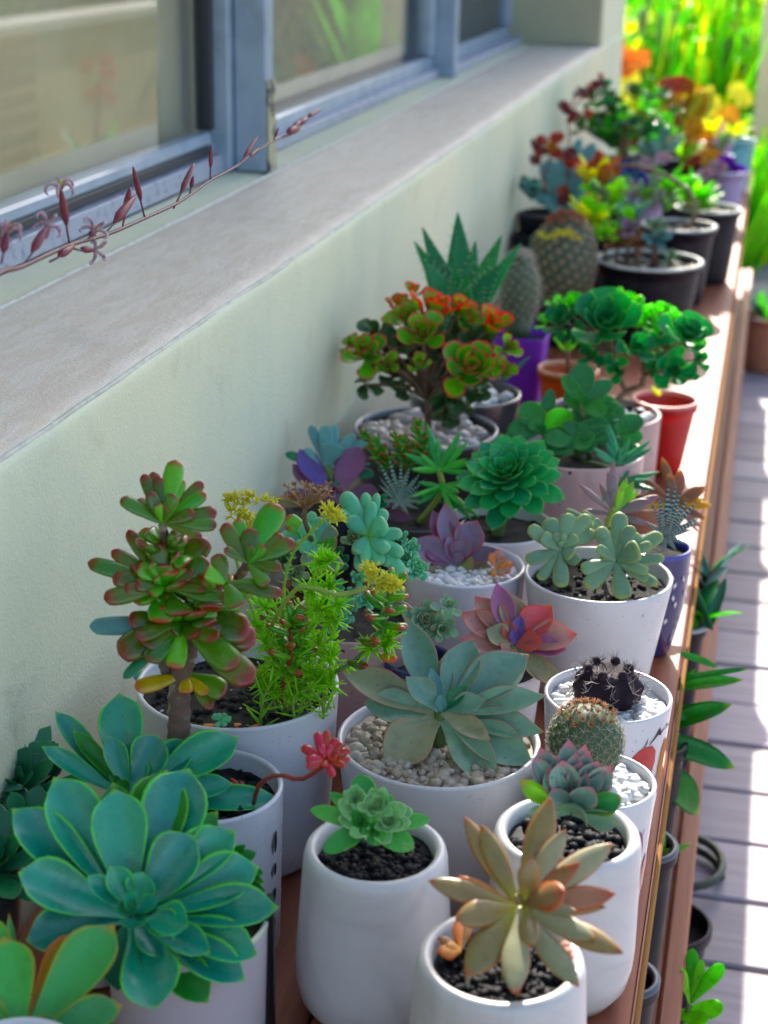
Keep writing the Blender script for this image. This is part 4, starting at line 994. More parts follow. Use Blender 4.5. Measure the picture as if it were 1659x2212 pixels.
# ---- speckled pink pot with powdery bean succulents
t, c, r, zs = pot('pink speckled pot brimming with powdery green finger-leaved succulents and an orange seed head', (765, 1330), 140, .12, 'cup', .92, M_SPECK, soil=.012)
by = c.y - .01
g1 = empty('finger_cluster', t, A(Z2, 520, 700, by))
star(g1, (500, 740), by, [(440, 930, 80, 0, L_BEANT), (690, 960, 75, 0), (620, 900, 70, 0), (350, 520, 75, -.1), (375, 498, 82, 0), (487, 505, 60, 0), (545, 508, 48, 0), (595, 600, 70, .0), (390, 632, 80, .2), (505, 552, 64, .25), (690, 840, 75, .1), (680, 720, 70, .1), (600, 830, 85, .4), (570, 900, 70, .2), (420, 830, 76, .3), (600, 668, 100, .6), (470, 880, 60, .3), (340, 600, 60, 0)], 'bean', [L_BEANT], S=Z2, th=.85, wk=1.12)
g1 = empty('round_leaf_cluster', t, A(Z2, 200, 760, by))
star(g1, (220, 780), by + .005, [(55, 635, 90, 0), (130, 680, 90, .3), (230, 640, 100, .1), (280, 600, 70, 0), (20, 730, 80, 0), (60, 700, 70, 0), (320, 700, 90, .1), (330, 780, 90, .1), (270, 880, 110, .2), (180, 850, 100, .2), (110, 800, 100, .3), (340, 930, 100, .1), (230, 950, 90, .2), (150, 900, 90, .2), (180, 610, 60, 0)], 'plump', [L_BEANT, L_GRAPT, L_JADEB], S=Z2)
for (x, y, R, dy, n) in ((755, 915, 75, 0, 20), (730, 800, 60, .01, 14), (355, 1190, 70, -.03, 14), (300, 1240, 60, -.03, 12), (440, 970, 60, -.015, 12), (680, 750, 50, .01, 12), (390, 1130, 60, -.02, 12), (330, 1010, 60, -.01, 12), (400, 1060, 60, -.01, 12)):
    q = A(Z2, x, y, by + dy); rosette(t, q, kpx(Z2, R, q), TOCAM(q) + V((.2, 0, .2)), n, 'plump', L_BEANT, .62, (10, 80), lmin=.3, th=.8)
for (x, y, R, dy, n, m) in ((620, 960, 70, .0, 14, L_BEANT), (560, 1010, 70, -.01, 14, L_GRAPT), (250, 1090, 80, -.01, 14, L_DARKG), (480, 1090, 70, -.02, 14, L_BEANT), (100, 950, 80, .0, 14, L_GRAPT), (640, 1060, 60, -.01, 14, L_BEANT), (30, 870, 80, .01, 12, L_DARKG), (420, 760, 80, .015, 12, L_GRAPT), (330, 860, 80, .01, 12, L_DARKG), (700, 860, 60, .015, 12, L_BEANT), (560, 560, 60, .03, 12, L_DARKG), (300, 500, 70, .03, 12, L_VIOLP)):
    q = A(Z2, x, y, by + dy); rosette(t, q, kpx(Z2, R, q), TOCAM(q) + V((rnd(-.4, .4), 0, rnd(0, .5))), n, 'plump', m, .6, (5, 80), lmin=.35, th=.8)
stemtube(t, [A(Z2, 190, 760, by), A(Z2, 150, 640, by - .02), A(Z2, 165, 560, by - .02)], .0022, M_BRST, 8, 'flower_stem')
fh = Acc()
for i in range(26):
    q = A(Z2, 175 + rnd(-125, 115), 520 + rnd(-60, 40), by - .02 + rnd(-.01, .01)); base = A(Z2, 160, 600, by - .02)
    fh.add(tube([base, (V(base) + V(q)) / 2 + V((0, 0, .002)), q], .0007, 5))
    for k in range(7):
        d = V((rnd(-1, 1), rnd(-1, .3), rnd(-.2, 1))).normalized(); fh.add(LT['needle'][0], leaf_matrix(q, q + d * .005, .0024, V((0, 0, 1))))
fh.build('seed_head', F_CREAMO, t)

# ---- small blue and red mug with the mint-and-peach rosette
t, c, r, zs = pot('small navy and orange mug with pale mint and peach stacked rosettes, behind the sage rosette', (905, 1420), 78, .10, 'cup', .95, M_NAVY, soil=.01)
my = c.y
decal(t, c, 0, .10, r, .95, [(F_ORANGE, blob(-110, .045, 30, .018)), (M_PRINTW, blob(-150, .08, 16, .010)), (M_PRINTW, blob(-150, .03, 16, .012))])
for (x, y, R, n, ax) in ((800, 1190, 130, 26, (.2, -.6, .5)), (900, 1240, 110, 18, (.5, -.8, .2)), (930, 1110, 95, 14, (.3, -.2, 1))):
    q = A(Z2, x, y, my - .005); rosette(t, q, kpx(Z2, R, q), V(ax) * .6 + TOCAM(q) * .5, n, 'small', L_MULTI, .55, (5, 80), lmin=.32, h=.5)

# ---- peach and red rosette
t, c, r, zs = pot('low pot with the peach and red pointed rosette in front of the tapered white pot', (1075, 1440), 95, .085, 'cup', .85, M_SATIN, soil=.008)
py = c.y - .005
b = empty('rosette', t, A(C5, 800, 590, py))
star(b, (800, 595), py, [(1035, 545, 135, 0), (940, 735, 90, -.2, L_SAGE2), (988, 772, 80, -.2, L_SAGE2), (1000, 605, 100, 0, L_MAG), (595, 468, 115, 0), (590, 590, 90, 0), (800, 392, 115, 0, L_SAGE2), (660, 398, 110, .0), (715, 362, 95, .1, L_MAG), (928, 440, 130, .05, L_PINKR), (690, 530, 100, .2, L_SAGE2), (760, 640, 90, .1), (752, 500, 60, .3, L_PINKR), (915, 578, 95, .35, L_PINKR), (820, 475, 55, .3, L_VIOL), (890, 545, 50, .3, L_VIOLP), (790, 530, 40, .5, L_VIOL)], 'broad', [L_PINK], S=C5)
stemtube(t, [A(C5, 800, 595, py), (c.x, c.y, zs - .004)], .004, M_GRST)

# ---- plum rosette on white gravel
t, c, r, zs = pot('white glazed pot of white gravel with the plum-coloured upright rosette and a small orange one', (1003, 1217), 132, .12, 'cup', .9, M_GLAZE, soil=.009, soilmat=M_WPEB, dress=M_WPEB, dsize=.0050, n_dress=300, wall=.005)
vy = c.y + .003
b = empty('rosette', t, A(C5, 570, 270, vy))
star(b, (570, 290), vy, [(470, 200, 110, -.1, L_VIOLP), (400, 182, 115, 0), (495, 70, 90, 0, L_VIOLP), (518, 52, 92, .05), (672, 122, 125, .05), (745, 228, 75, .1), (468, 388, 115, .0, L_PLUMG), (730, 325, 75, .05, L_PLUMG), (640, 318, 100, .3, L_PLUMG), (535, 172, 50, .35), (605, 178, 85, .35), (590, 230, 50, .5)], 'broad', [L_PLUM], S=C5)
b = empty('small_orange_rosette', t, A(C5, 735, 285, vy - .01))
star(b, (730, 290), vy - .02, [(738, 225, 42), (770, 250, 38), (798, 282, 40), (790, 310, 35), (760, 330, 35), (700, 240, 36), (710, 330, 30), (745, 260, 30, .5), (770, 290, 26, .4)], 'ghost', [L_ORLEAF, L_PINK], S=C5)

# ---- green pointed echeveria
t, c, r, zs = pot('pale pot with the bright green many-leaved pointed rosette', (1075, 1130), 125, .11, 'cup', .85, M_SATIN, soil=.012)
ey = c.y
q = A(Z3, 285, 350, ey); 
rosette(t, q, kpx(Z3, 345, q), V((-.10, -.55, .80)), 62, 'flat', [L_LETT, L_LETT, L_LETT], .42, (-8, 78), lmin=.30, h=.30, jit=4, p=1.0)
stemtube(t, [q, (c.x, c.y, zs - .004)], .007, M_GRST)

# ---- white tapered pot with two grey-green rosettes
t, c, r, zs = pot('white tapered pot with two plump grey-green rosettes on dark soil', (1293, 1238), 160, .13, 'cup', .72, M_SATIN, soil=.012, wall=.004, dress=M_SOIL, dsize=.0035, n_dress=120)
wy = c.y
b = empty('rosette', t, A(Z3, 610, 790, wy))
star(b, (605, 810), wy, [(800, 700, 90, -.1), (760, 602, 95, 0), (640, 598, 108, 0), (520, 628, 115, 0), (402, 685, 95, 0), (388, 880, 92, .05), (475, 1000, 72, 0), (800, 660, 60, -.1), (700, 900, 85, 0), (478, 735, 100, .2), (590, 1040, 100, .15), (700, 728, 72, .3), (560, 712, 48, .4), (620, 705, 48, .4), (685, 850, 100, .5), (600, 760, 50, .8), (630, 790, 40, .9)], 'plump', [L_GRAPT], S=Z3)
b = empty('rosette', t, A(Z3, 935, 870, wy))
star(b, (935, 880), wy - .008, [(745, 1030, 110, .0), (1055, 712, 95, 0), (965, 588, 105, 0), (1200, 715, 100, 0), (820, 685, 95, 0), (720, 935, 98, 0), (1175, 1028, 74, 0), (1222, 860, 72, .05), (1128, 990, 80, 0), (1020, 668, 88, .15), (1142, 770, 68, .1), (968, 1115, 115, .15), (818, 790, 68, .4), (1125, 945, 76, .2), (1080, 795, 145, .75)], 'plump', [L_GRAPT], S=Z3)
b = empty('small_rosette', t, A(Z3, 820, 650, wy + .03))
star(b, (850, 680), wy + .03, [(630, 572, 40), (735, 575, 40), (800, 630, 50), (1050, 690, 45), (700, 620, 50)], 'plump', [L_GRAPT], S=Z3)

# ---- rosy stems rising behind it
b = empty('rosy_rosette', t, A(Z3, 925, 570, wy + .045))
star(b, (925, 600), wy + .045, [(905, 282, 52, 0), (880, 345, 44, 0), (705, 418, 42, 0), (838, 408, 40, 0), (1118, 658, 52, 0), (740, 575, 36, 0), (1190, 492, 70, 0), (990, 380, 50, 0, L_LIMEF), (1075, 450, 40, 0, L_LIMEF), (1130, 512, 85, .1), (1045, 408, 62, .2, L_LIMEF), (970, 440, 46, .3, L_LIMEF)], 'ghost', [L_ROSY], S=Z3)
stemtube(t, [A(Z3, 925, 560, wy + .045), A(Z3, 880, 660, wy + .045), (c.x, c.y + .03, zs)], .0028, M_LIMEST)

# ---- white cup with the dark ribbed cactus
def cactus_ribbed(parent, ce, R, H, ribs, mat, sp, name='cactus_body'):
    v = []; f = []; nr = 22; sg = ribs * 8
    for j in range(nr + 1):
        th = math.pi * (j / nr) * .93 + .02
        for i in range(sg):
            a = 2 * math.pi * i / sg; rb = abs(math.cos(a * ribs / 2)); k = 1 - .15 * (1 - rb) ** .8 * math.sin(th)
            k *= 1 + .035 * math.cos(th * 9) * rb
            v.append((ce[0] + R * k * math.sin(th) ** .85 * math.cos(a), ce[1] + R * k * math.sin(th) ** .85 * math.sin(a), ce[2] + H * (math.cos(th) * .5 + .5) * (1 - .12 * math.exp(-(th / .35) ** 2))))
    for j in range(nr):
        for i in range(sg):
            k = (i + 1) % sg; f.append((j * sg + i, (j + 1) * sg + i, (j + 1) * sg + k, j * sg + k))
    f.append(tuple(range(sg)))
    obj(name, (np.array(v), f, np.zeros((len(v), 2))), mat, parent)
    s = Acc(); ar = Acc()
    for i in range(ribs):
        a = 2 * math.pi * i / ribs
        for th in (.45, .85, 1.25, 1.65, 2.05):
            nrm = V((math.sin(th) * math.cos(a), math.sin(th) * math.sin(a), math.cos(th)))
            p = V((ce[0] + R * 1.02 * math.sin(th) ** .85 * math.cos(a), ce[1] + R * 1.02 * math.sin(th) ** .85 * math.sin(a), ce[2] + H * (math.cos(th) * .5 + .5)))
            ar.add(ICO1, Matrix.Translation(p) @ Matrix.Scale(R * .022, 4))
            for k in range(6):
                d = (nrm * .5 + V((rnd(-1, 1), rnd(-1, 1), rnd(-1, 1)))).normalized(); s.add(tube([p, p + d * R * .16, p + d * R * .26 + V((0, 0, R * .04))], [R * .012, R * .009, R * .003], 4))
    s.build('spines', sp, parent, kind='stuff'); ar.build('areoles', M_PRINTW, parent)
t, c, r, zs = pot('white cup printed with a red vegetable, holding a near-black ribbed cactus in white gravel', (1314, 1497), 138, .115, 'cup', .85, M_GLAZE, soil=.010, soilmat=M_WPEB, dress=M_WPEB, dsize=.0055, n_dress=230, wall=.0035, name='potted_cactus')
M_DKCAC = plain('near_black_cactus_skin', (.022, .012, .020), .75, (.04, .024, .036), 60, .2, 400, spec=.15)
ce = at(1312, 1497, y=c.y); cactus_ribbed(t, (ce.x, c.y, zs - .003), .0285, .037, 9, M_DKCAC, plain('grey_spine', (.30, .26, .24), .5))
for k in range(6):
    a_ = k * 1.05 + .3; q = V((ce.x + .016 * math.cos(a_), c.y + .016 * math.sin(a_), zs + .031))
    aa = Acc(); aa.add(ICO2, Matrix.Translation(q) @ Matrix.Diagonal((.0042, .0042, .0050, 1)))
    for m in range(7):
        d = V((rnd(-1, 1), rnd(-1, 1), rnd(.2, 1))).normalized(); aa.add(tube([q + d * .004, q + d * .010], [.0002, .00006], 4))
    aa.build('offset', M_DKCAC, t)
F_PEPPER = plain('red_print', (.55, .015, .01), .25, (.40, .01, .01), 60, coat=.4)
decal(t, c, 0, .115, r, .85, [
  (M_BLACK, stroke([(-42, .091), (-36, .096), (-30, .103), (-28, .096), (-22, .100)], .0006)), (M_BLACK, stroke([(-20, .098), (-16, .102), (-13, .098), (-9, .100)], .0005)),
  (F_PEPPER, [(-80, .072), (-72, .074), (-62, .080), (-54, .087), (-48, .090), (-38, .089), (-32, .083), (-31, .073), (-34, .060), (-40, .045), (-46, .042), (-54, .049), (-66, .062)]),
  (M_BLACK, stroke([(-48, .090), (-45, .094), (-45, .098)], .0008)),
  (F_ORANGE, blob(-14, .062, 8, .026)), (plain('blue_print', (.12, .12, .40), .3), blob(-25, .050, 6, .007)), (F_YEL, blob(-25, .038, 7, .008))])

# ---- white cup with the round spiny cactus
def cactus_ball(parent, ce, R, mat, spm, topm=None, n=260, sy_=1.0, hair=0, tz=1.0, spl=.22, spw=1.0, topz=.8):
    v, f, uv = ico(4); v = v.copy(); pts = []
    for i in range(n):
        z = 1 - 2 * (i + .5) / n; 
        if z < -.75: continue
        a = i * 2.39996; q = math.sqrt(1 - z * z); pts.append((q * math.cos(a), q * math.sin(a), z))
    P_ = np.array(pts); d = v @ P_.T; mx = d.max(1); k = np.clip((mx - math.cos(1.9 / math.sqrt(n) )) / (1 - math.cos(1.9 / math.sqrt(n))), 0, 1)
    v = v * (1 + .055 * k)[:, None]; v[:, 2] *= tz
    sh = np.array([ce[0], ce[1], ce[2]]); obj('cactus_body', (v * R + sh, f, uv), mat, parent)
    s = Acc(); tp = Acc()
    for p in pts:
        nn = V(p); q = V((p[0] * R * 1.05 + ce[0], p[1] * R * 1.05 + ce[1], p[2] * R * tz * 1.05 + ce[2]))
        top = p[2] > topz
        for m in range(7 if not top else 26):
            o = nn.orthogonal().normalized(); b = nn.cross(o); a = m * .9 + rnd(0, .6)
            dd = (nn * (.35 if not top else 1.2) + o * math.cos(a) + b * math.sin(a)).normalized(); l = R * spl * rnd(.7, 1.2)
            (tp if top else s).add(tube([q, q + dd * l], [R * .010 * spw, R * .003 * spw], 4))
        for m in range(hair):
            dd = (nn * .4 + V((rnd(-1, 1), rnd(-1, 1), rnd(-1, .4)))).normalized(); l = R * rnd(.3, .9)
            s.add(tube([q, q + dd * l * .5 + V((0, 0, -.1 * l)), q + dd * l + V((0, 0, -.5 * l))], [R * .008, R * .006, R * .002], 4))
    s.build('spines', spm, parent, kind='stuff')
    if topm: tp.build('crown_spines', topm, parent, kind='stuff')
    elif tp.v: tp.build('crown_spines', spm, parent, kind='stuff')
t, c, r, zs = pot('white cup printed with a purple vegetable, holding a round cactus with orange-brown crown', (1288, 1682), 130, .112, 'cup', .85, M_GLAZE, soil=.008, soilmat=M_WPEB, dress=M_WPEB, dsize=.0055, n_dress=230, wall=.0035, name='potted_cactus')
M_GRCAC = plain('grey_green_cactus_skin', (.045, .095, .04), .6, (.07, .11, .05), 80)
ce = at(1265, 1600, y=c.y + .004); cactus_ball(t, (ce.x, ce.y, ce.z), .0262, M_GRCAC, plain('pale_spine', (.42, .38, .28), .6), plain('orange_brown_spine', (.42, .17, .05), .7), 210, tz=1.0, spl=.19, topz=.70)
a = Acc(); a.add(lathe([(.014, 0), (.020, .012), (.024, .024)], 32)); T = a.tpl(); T[0][:, 0] += ce.x; T[0][:, 1] += ce.y; T[0][:, 2] += zs - .004; obj('cactus_base', T, M_GRCAC, t)
M_PURPR = plain('purple_print', (.16, .03, .15), .3, (.25, .06, .22), 80)
decal(t, c, 0, .112, r, .85, [(M_PURPR, blob(-38, .066, 13, .023)), (M_BLACK, stroke([(-30, .081), (-27, .087)], .001)), (F_ORANGE, blob(-28, .030, 11, .009)), (F_PEPPER, blob(-12, .045, 8, .016))])

# ---- navy patterned cup with zebra plant, bronze plant behind
t, c, r, zs = pot('small navy cup with pale leaf pattern holding a grey zebra-striped haworthia', (1424, 1180), 70, .115, 'cup', .60, M_NAVY, soil=.008, belly=.12, rim_mat=plain('blue_rim', (.05, .05, .35), .15, coat=.5))
pats = []
for i in range(60):
    aa, hh = rnd(-170, 0), rnd(.018, .095); s_ = rnd(-1, 1); pats.append((M_PRINTW, [(aa, hh - .0035), (aa + 3.5 + 3 * s_, hh), (aa + 5 * s_, hh + .0045), (aa - 3.5 + 3 * s_, hh + .001)]))
# belly-aware wrap
def decal_belly(parent, c, z, r, ratio, polys, belly, rbm=.006):
    ac = Acc()
    for mat, pts in polys:
        v = []
        for (a, h) in pts:
            rb = r * ratio; q = max(0, (h - rbm) / (z - rbm)); R = rb + (r - rb) * q + belly * r * math.sin(q * math.pi) + .0012
            v.append((c.x + R * math.cos(math.radians(a)), c.y + R * math.sin(math.radians(a)), h))
        ac.add((np.array(v), [tuple(range(len(v)))], np.zeros((len(v), 2))))
    ac.build('printed_leaf_pattern', polys[0][0], parent, False)
decal_belly(t, c, .115, r, .60, pats, .12)
hy = c.y
b = empty('rosette', t, A(Z3, 1240, 690, hy))
star(b, (1230, 720), hy, [(1060, 355, 10, 0), (1190, 620, 40, 0), (1150, 560, 44, 0), (1100, 640, 44, 0), (1090, 740, 46, 0), (1240, 435, 50, 0), (1295, 435, 46, 0), (1320, 470, 44, 0), (1360, 520, 46, 0), (1425, 525, 50, 0), (1430, 635, 48, 0), (1440, 650, 40, 0), (1390, 700, 46, 0), (1350, 790, 46, 0), (1290, 830, 46, 0), (1210, 850, 46, 0), (1130, 800, 44, .1), (1190, 500, 44, .1), (1260, 560, 60, .25), (1310, 540, 52, .3), (1200, 600, 48, .3), (1350, 600, 50, .25), (1280, 620, 50, .5), (1230, 660, 50, .6), (1320, 680, 50, .4), (1180, 720, 48, .3), (1260, 760, 50, .5)], 'curvy', [L_ZEBG], S=Z3, start=.01)
t, c, r, zs = pot('bronze-leaved rosette with golden tips catching the sun at the bench edge', (1392, 1085), 52, .10, 'cup', .8, M_TERRA, soil=.01)
star(empty('rosette', t, A(Z3, 1290, 520, c.y)), (1290, 540), c.y, [(1215, 255, 62, 0), (1325, 335, 75, 0), (1065, 352, 42, 0), (1455, 430, 85, 0), (1232, 362, 75, .1), (1508, 545, 55, 0, L_GOLD), (1465, 632, 50, 0), (1442, 680, 42, 0, L_PINK), (1430, 708, 30, 0, L_PINK), (1100, 480, 60, 0), (1470, 505, 40, -.1, L_GOLD), (1110, 550, 50, 0, L_GOLD), (1350, 500, 60, .3)], 'ghost', [L_BRONZE], S=Z3)

# ---- pots against the wall in the middle row
t, c, r, zs = pot('shaded pot against the wall with blue-grey paddles and two violet leaves', (700, 1085), 88, .10, 'cup', .8, M_DARKGL, soil=.01)
ay = c.y
b = empty('rosette', t, A(ZP, 650, 500, ay))
star(b, (640, 520), ay, [(500, 105, 110, 0), (435, 330, 80, 0), (1050, 240, 110, 0), (740, 108, 125, 0), (830, 220, 90, -.1), (640, 110, 145, .1), (910, 192, 115, .05), (240, 380, 100, -.1, L_DARKG), (1110, 600, 120, -.1, L_DARKG), (1075, 490, 50, 0), (700, 265, 240, .55)], 'paddle', [L_BLUEG], S=ZP)
b = empty('violet_leaves', t, A(ZP, 700, 780, ay - .01))
star(b, (720, 830), ay - .02, [(290, 520, 190, -.1, L_VIOLP), (215, 770, 140, 0, L_VIOLP), (345, 370, 230, 0, L_VIOL), (1160, 780, 210, -.1, L_VIOLP), (950, 320, 300, .05, L_VIOLP), (1300, 900, 160, 0, L_VIOLP), (100, 850, 150, -.1, L_PLUMG), (740, 650, 110, .2, L_DARKG), (900, 900, 180, .0, L_VIOLP), (1500, 1030, 160, -.1, L_VIOLP)], 'flat', [L_VIOL], S=ZP)
stemtube(t, [A(ZP, 640, 500, ay), A(ZP, 690, 650, ay), (c.x, c.y, zs)], .004, M_GRST)
t, c, r, zs = pot('shaded pot with a dark green zebra-striped haworthia and bright finger-leaved stems', (905, 1110), 105, .10, 'cup', .8, M_DARKGL, soil=.01)
zy = c.y
b = empty('zebra_rosette', t, A(ZP, 1350, 800, zy - .02))
star(b, (1360, 850), zy - .03, [(1150, 490, 60, 0), (1250, 445, 60, 0), (1380, 470, 60, 0), (1460, 520, 60, 0), (1560, 590, 60, 0), (1620, 640, 50, 0), (1160, 640, 50, 0), (1150, 720, 60, 0), (1550, 760, 60, 0), (1620, 860, 60, .1), (1560, 950, 60, .1), (1450, 1000, 60, .1), (1280, 950, 60, .1), (1200, 850, 60, .1), (1300, 560, 62, .2), (1420, 570, 62, .25), (1500, 640, 60, .2), (1230, 620, 60, .2), (1340, 640, 64, .4), (1430, 680, 60, .4), (1280, 720, 60, .4)], 'curvy', [L_ZEB], S=ZP, start=.01)
b = empty('finger_leaf_stem', t, A(Z2, 880, 400, zy))
star(b, (880, 380), zy, [(810, 145, 55), (685, 300, 48), (1000, 185, 46), (1040, 235, 44), (868, 210, 34), (765, 300, 36), (915, 270, 30), (1040, 330, 40), (720, 390, 44), (1100, 410, 36), (1090, 340, 40), (960, 240, 40)], 'pencil', [L_PENG], S=Z2)
star(b, (885, 470), zy - .01, [(760, 585, 44), (760, 455, 34), (1060, 665, 44), (1095, 650, 40), (1040, 470, 44), (1175, 440, 40), (1000, 520, 44), (990, 690, 36), (1030, 600, 40), (720, 540, 34)], 'pencil', [L_PENG], S=Z2)
stemtube(b, [A(Z2, 875, 370, zy), A(Z2, 890, 500, zy), (c.x, c.y, zs)], .0032, M_LIMEST)
for (x, y, x2, y2, n) in ((590, 330, 480, 190, 18), (700, 340, 640, 200, 18), (790, 300, 760, 130, 22), (740, 300, 690, 220, 12), (560, 300, 530, 230, 12)):
    beanstem(t, [A(Z2, x, y + 90, zy + .02), A(Z2, x, y, zy + .02), A(Z2, x2, y2, zy + .02)], n, .017, .0062, [L_BEANG], .25, stem=M_GRST, ang=55)

# ---- speckled pink pots with kalanchoe
t, c, r, zs = pot('pink speckled pot with scallop-edged green kalanchoe and blue-green finger-leaved stems', (1245, 968), 146, .14, 'cup', .97, M_SPECK, soil=.012, wall=.005)
ky = c.y
def opp(cx, cy, Y, S, tips, kind='oval', mats=(L_KAL,), nm='leaf_cluster', **k):
    b = empty(nm, t, A(S, cx, cy, Y)); star(b, (cx, cy), Y, tips, kind, list(mats), S=S, wk=1.15, **k)
opp(490, 1060, ky, ZG, [(490, 725, 200, 0), (345, 820, 115, .1), (740, 870, 140, .0), (480, 950, 80, .9), (705, 1140, 140, .3), (560, 1010, 60, .8)])
opp(160, 1290, ky - .01, ZG, [(0, 1060, 190, 0, L_KAL), (110, 1050, 120, -.1, L_AEONB), (260, 940, 110, 0), (390, 1110, 170, .1, L_AEONB), (70, 1195, 110, .3), (-120, 1260, 170, 0), (-150, 1340, 130, 0), (175, 1220, 70, .8), (400, 1390, 170, .3)])
opp(430, 1330, ky - .02, ZG, [(700, 1200, 160, 0), (570, 1420, 190, .2), (560, 1270, 160, .3), (400, 1190, 130, .2), (200, 1400, 150, .2), (300, 1500, 160, .0), (150, 1480, 180, 0), (740, 1290, 150, 0), (600, 1460, 140, 0)])
opp(800, 1330, ky - .0, ZG, [(960, 1150, 170, 0), (830, 1200, 110, .1), (1000, 1360, 130, 0), (740, 1210, 140, 0), (800, 1470, 100, .1), (620, 1380, 90, .3), (900, 1500, 120, 0)])
opp(620, 1150, ky + .015, ZG, [(760, 1010, 170, 0), (560, 1000, 150, 0), (850, 1100, 150, 0), (330, 1000, 150, 0), (700, 1250, 180, 0), (450, 1200, 180, 0), (300, 1250, 160, 0)])
for (x, y) in ((490, 1060), (160, 1290), (430, 1330), (800, 1330), (620, 1150)):
    stemtube(t, [A(ZG, x, y, ky), (c.x + rnd(-.02, .02), c.y + rnd(-.01, .01), zs - .003)], .003, M_GRST, 6)
S_ = Z3
star(empty('finger_leaf_stem', t, A(S_, 945, 290, ky - .04)), (945, 300), ky - .045, [(868, 100, 42), (890, 60, 44), (865, 175, 36), (1140, 165, 46), (1020, 140, 36), (1155, 208, 44), (780, 212, 44), (1010, 180, 40), (800, 250, 36), (960, 190, 34)], 'pencil', [L_PENC], S=S_)
star(empty('finger_leaf_stem', t, A(S_, 950, 400, ky - .045)), (950, 405), ky - .05, [(720, 345, 46), (1195, 352, 44), (1015, 340, 38), (830, 550, 34), (1170, 460, 40), (1150, 400, 36)], 'pencil', [L_PENC], S=S_)
stemtube(t, [A(S_, 945, 290, ky - .045), A(S_, 955, 420, ky - .05), A(S_, 900, 330, ky - .03), (c.x + .01, c.y - .01, zs)], .0028, M_GRST)
t, c, r, zs = pot('pink speckled cup of striped pebbles at the root of the green aeonium tree', (1303, 888), 125, .10, 'cup', .97, M_SPECK, soil=.010, wall=.006, soilmat=M_SOIL, dress=M_WPEB, dsize=.011, n_dress=34)
gravel(t, r * .9, .089, M_BLUEBLK, .010, 20).matrix_basis = Matrix()
aeon_pot = (t, c, r, zs)

# ---- the mauve flower stalk over the sill (part of the dark plant at the left edge)
def SP(x, y, X=None, Y=None): return at(x, y, x=X, y=Y)
F1 = (0, 0, 1.3272)
def B(x, y, X): return at(x / 1.3272 / 1.507, y / 1.3272 / 1.507, x=X)
sk = [(-40, 1215, .190), (100, 1150, .180), (300, 1060, .172), (470, 1010, .166), (620, 945, .160), (780, 870, .155), (900, 785, .150), (1010, 725, .150), (1100, 660, .15), (1180, 610, .15), (1250, 585, .15)]
cps = [(at(-20, 1700, y=.93).x, .93, at(-20, 1700, y=.93).z), at(-90, 1300, y=.95), at(-110, 800, x=.20)] + [B(*q) for q in sk]
stalk = empty('flower_stalk', t_stalk, cps[3])
p = spline(cps, 60); obj('stem', tube(p, [.0019 - .0010 * i / 59 for i in range(60)], 8), F_STALK, stalk)
def bud(x0, y0, x1, y1, X, w=.0045, open_=0, mat=None):
    a0 = B(x0, y0, X); a1 = B(x1, y1, X); mid = a0.lerp(a1, .35) + V((0, 0, -.001))
    bo = empty('flower', stalk, a0)
    ac = Acc(); ac.add(tube([a0, mid, a0.lerp(a1, .45)], .0008, 6)); ac.build('pedicel', F_STALK, bo)
    pts = [a0.lerp(a1, k) for k in (.35, .5, .65, .8, .92, 1.0)]
    obj('bud', tube(pts, [.0010, w * .50, w * .48, w * .40, w * .26, w * .12], 8), mat or F_WINE, bo)
    if open_:
        d = (a1 - a0).normalized(); o = d.orthogonal().normalized(); b2 = d.cross(o); ac = Acc()
        for k in range(5):
            an = k * 1.2566 + rnd(0, .4); r_ = o * math.cos(an) + b2 * math.sin(an)
            L = .0075; q = [a1 - d * .002, a1 + d * L * .5 + r_ * L * .5, a1 + d * L * .5 + r_ * L * 1.1, a1 + r_ * L * 1.35 - d * L * .1, a1 + r_ * L * 1.1 - d * L * .45]
            ac.add(tube(spline(q, 9), [.0006, .0011, .0013, .0013, .0012, .0011, .0009, .0006, .0003], 5))
        ac.build('petals', F_WHITE, bo)
        ac = Acc()
        for k in range(5): ac.add(tube([a1, a1 + d * .005 + o * rnd(-.002, .002) + b2 * rnd(-.002, .002)], .0004, 4))
        ac.build('stamens', F_YEL, bo)
for q in ((5, 1140, 30, 1000, .185, .006, 1), (100, 1150, 205, 975, .178, .006, 1), (300, 1055, 262, 815, .172, .006, 1), (215, 1130, 320, 1060, .176, .006, 0), (320, 1075, 410, 1080, .172, .005, 1), (440, 1025, 585, 845, .166, .007), (530, 975, 562, 810, .163, .006), (625, 940, 575, 722, .160, .005), (750, 900, 838, 705, .155, .005), (820, 835, 835, 760, .154, .004), (908, 775, 912, 625, .150, .004), (1020, 725, 1115, 590, .15, .004), (1050, 700, 1120, 640, .15, .004), (1180, 610, 1205, 550, .15, .003), (1215, 595, 1290, 540, .15, .008), (1250, 570, 1300, 520, .15, .006), (1270, 545, 1330, 510, .15, .007), (1300, 525, 1385, 470, .15, .005), (1240, 590, 1300, 545, .15, .006), (380, 1030, 405, 995, .17, .004, 1)):
    bud(*q)

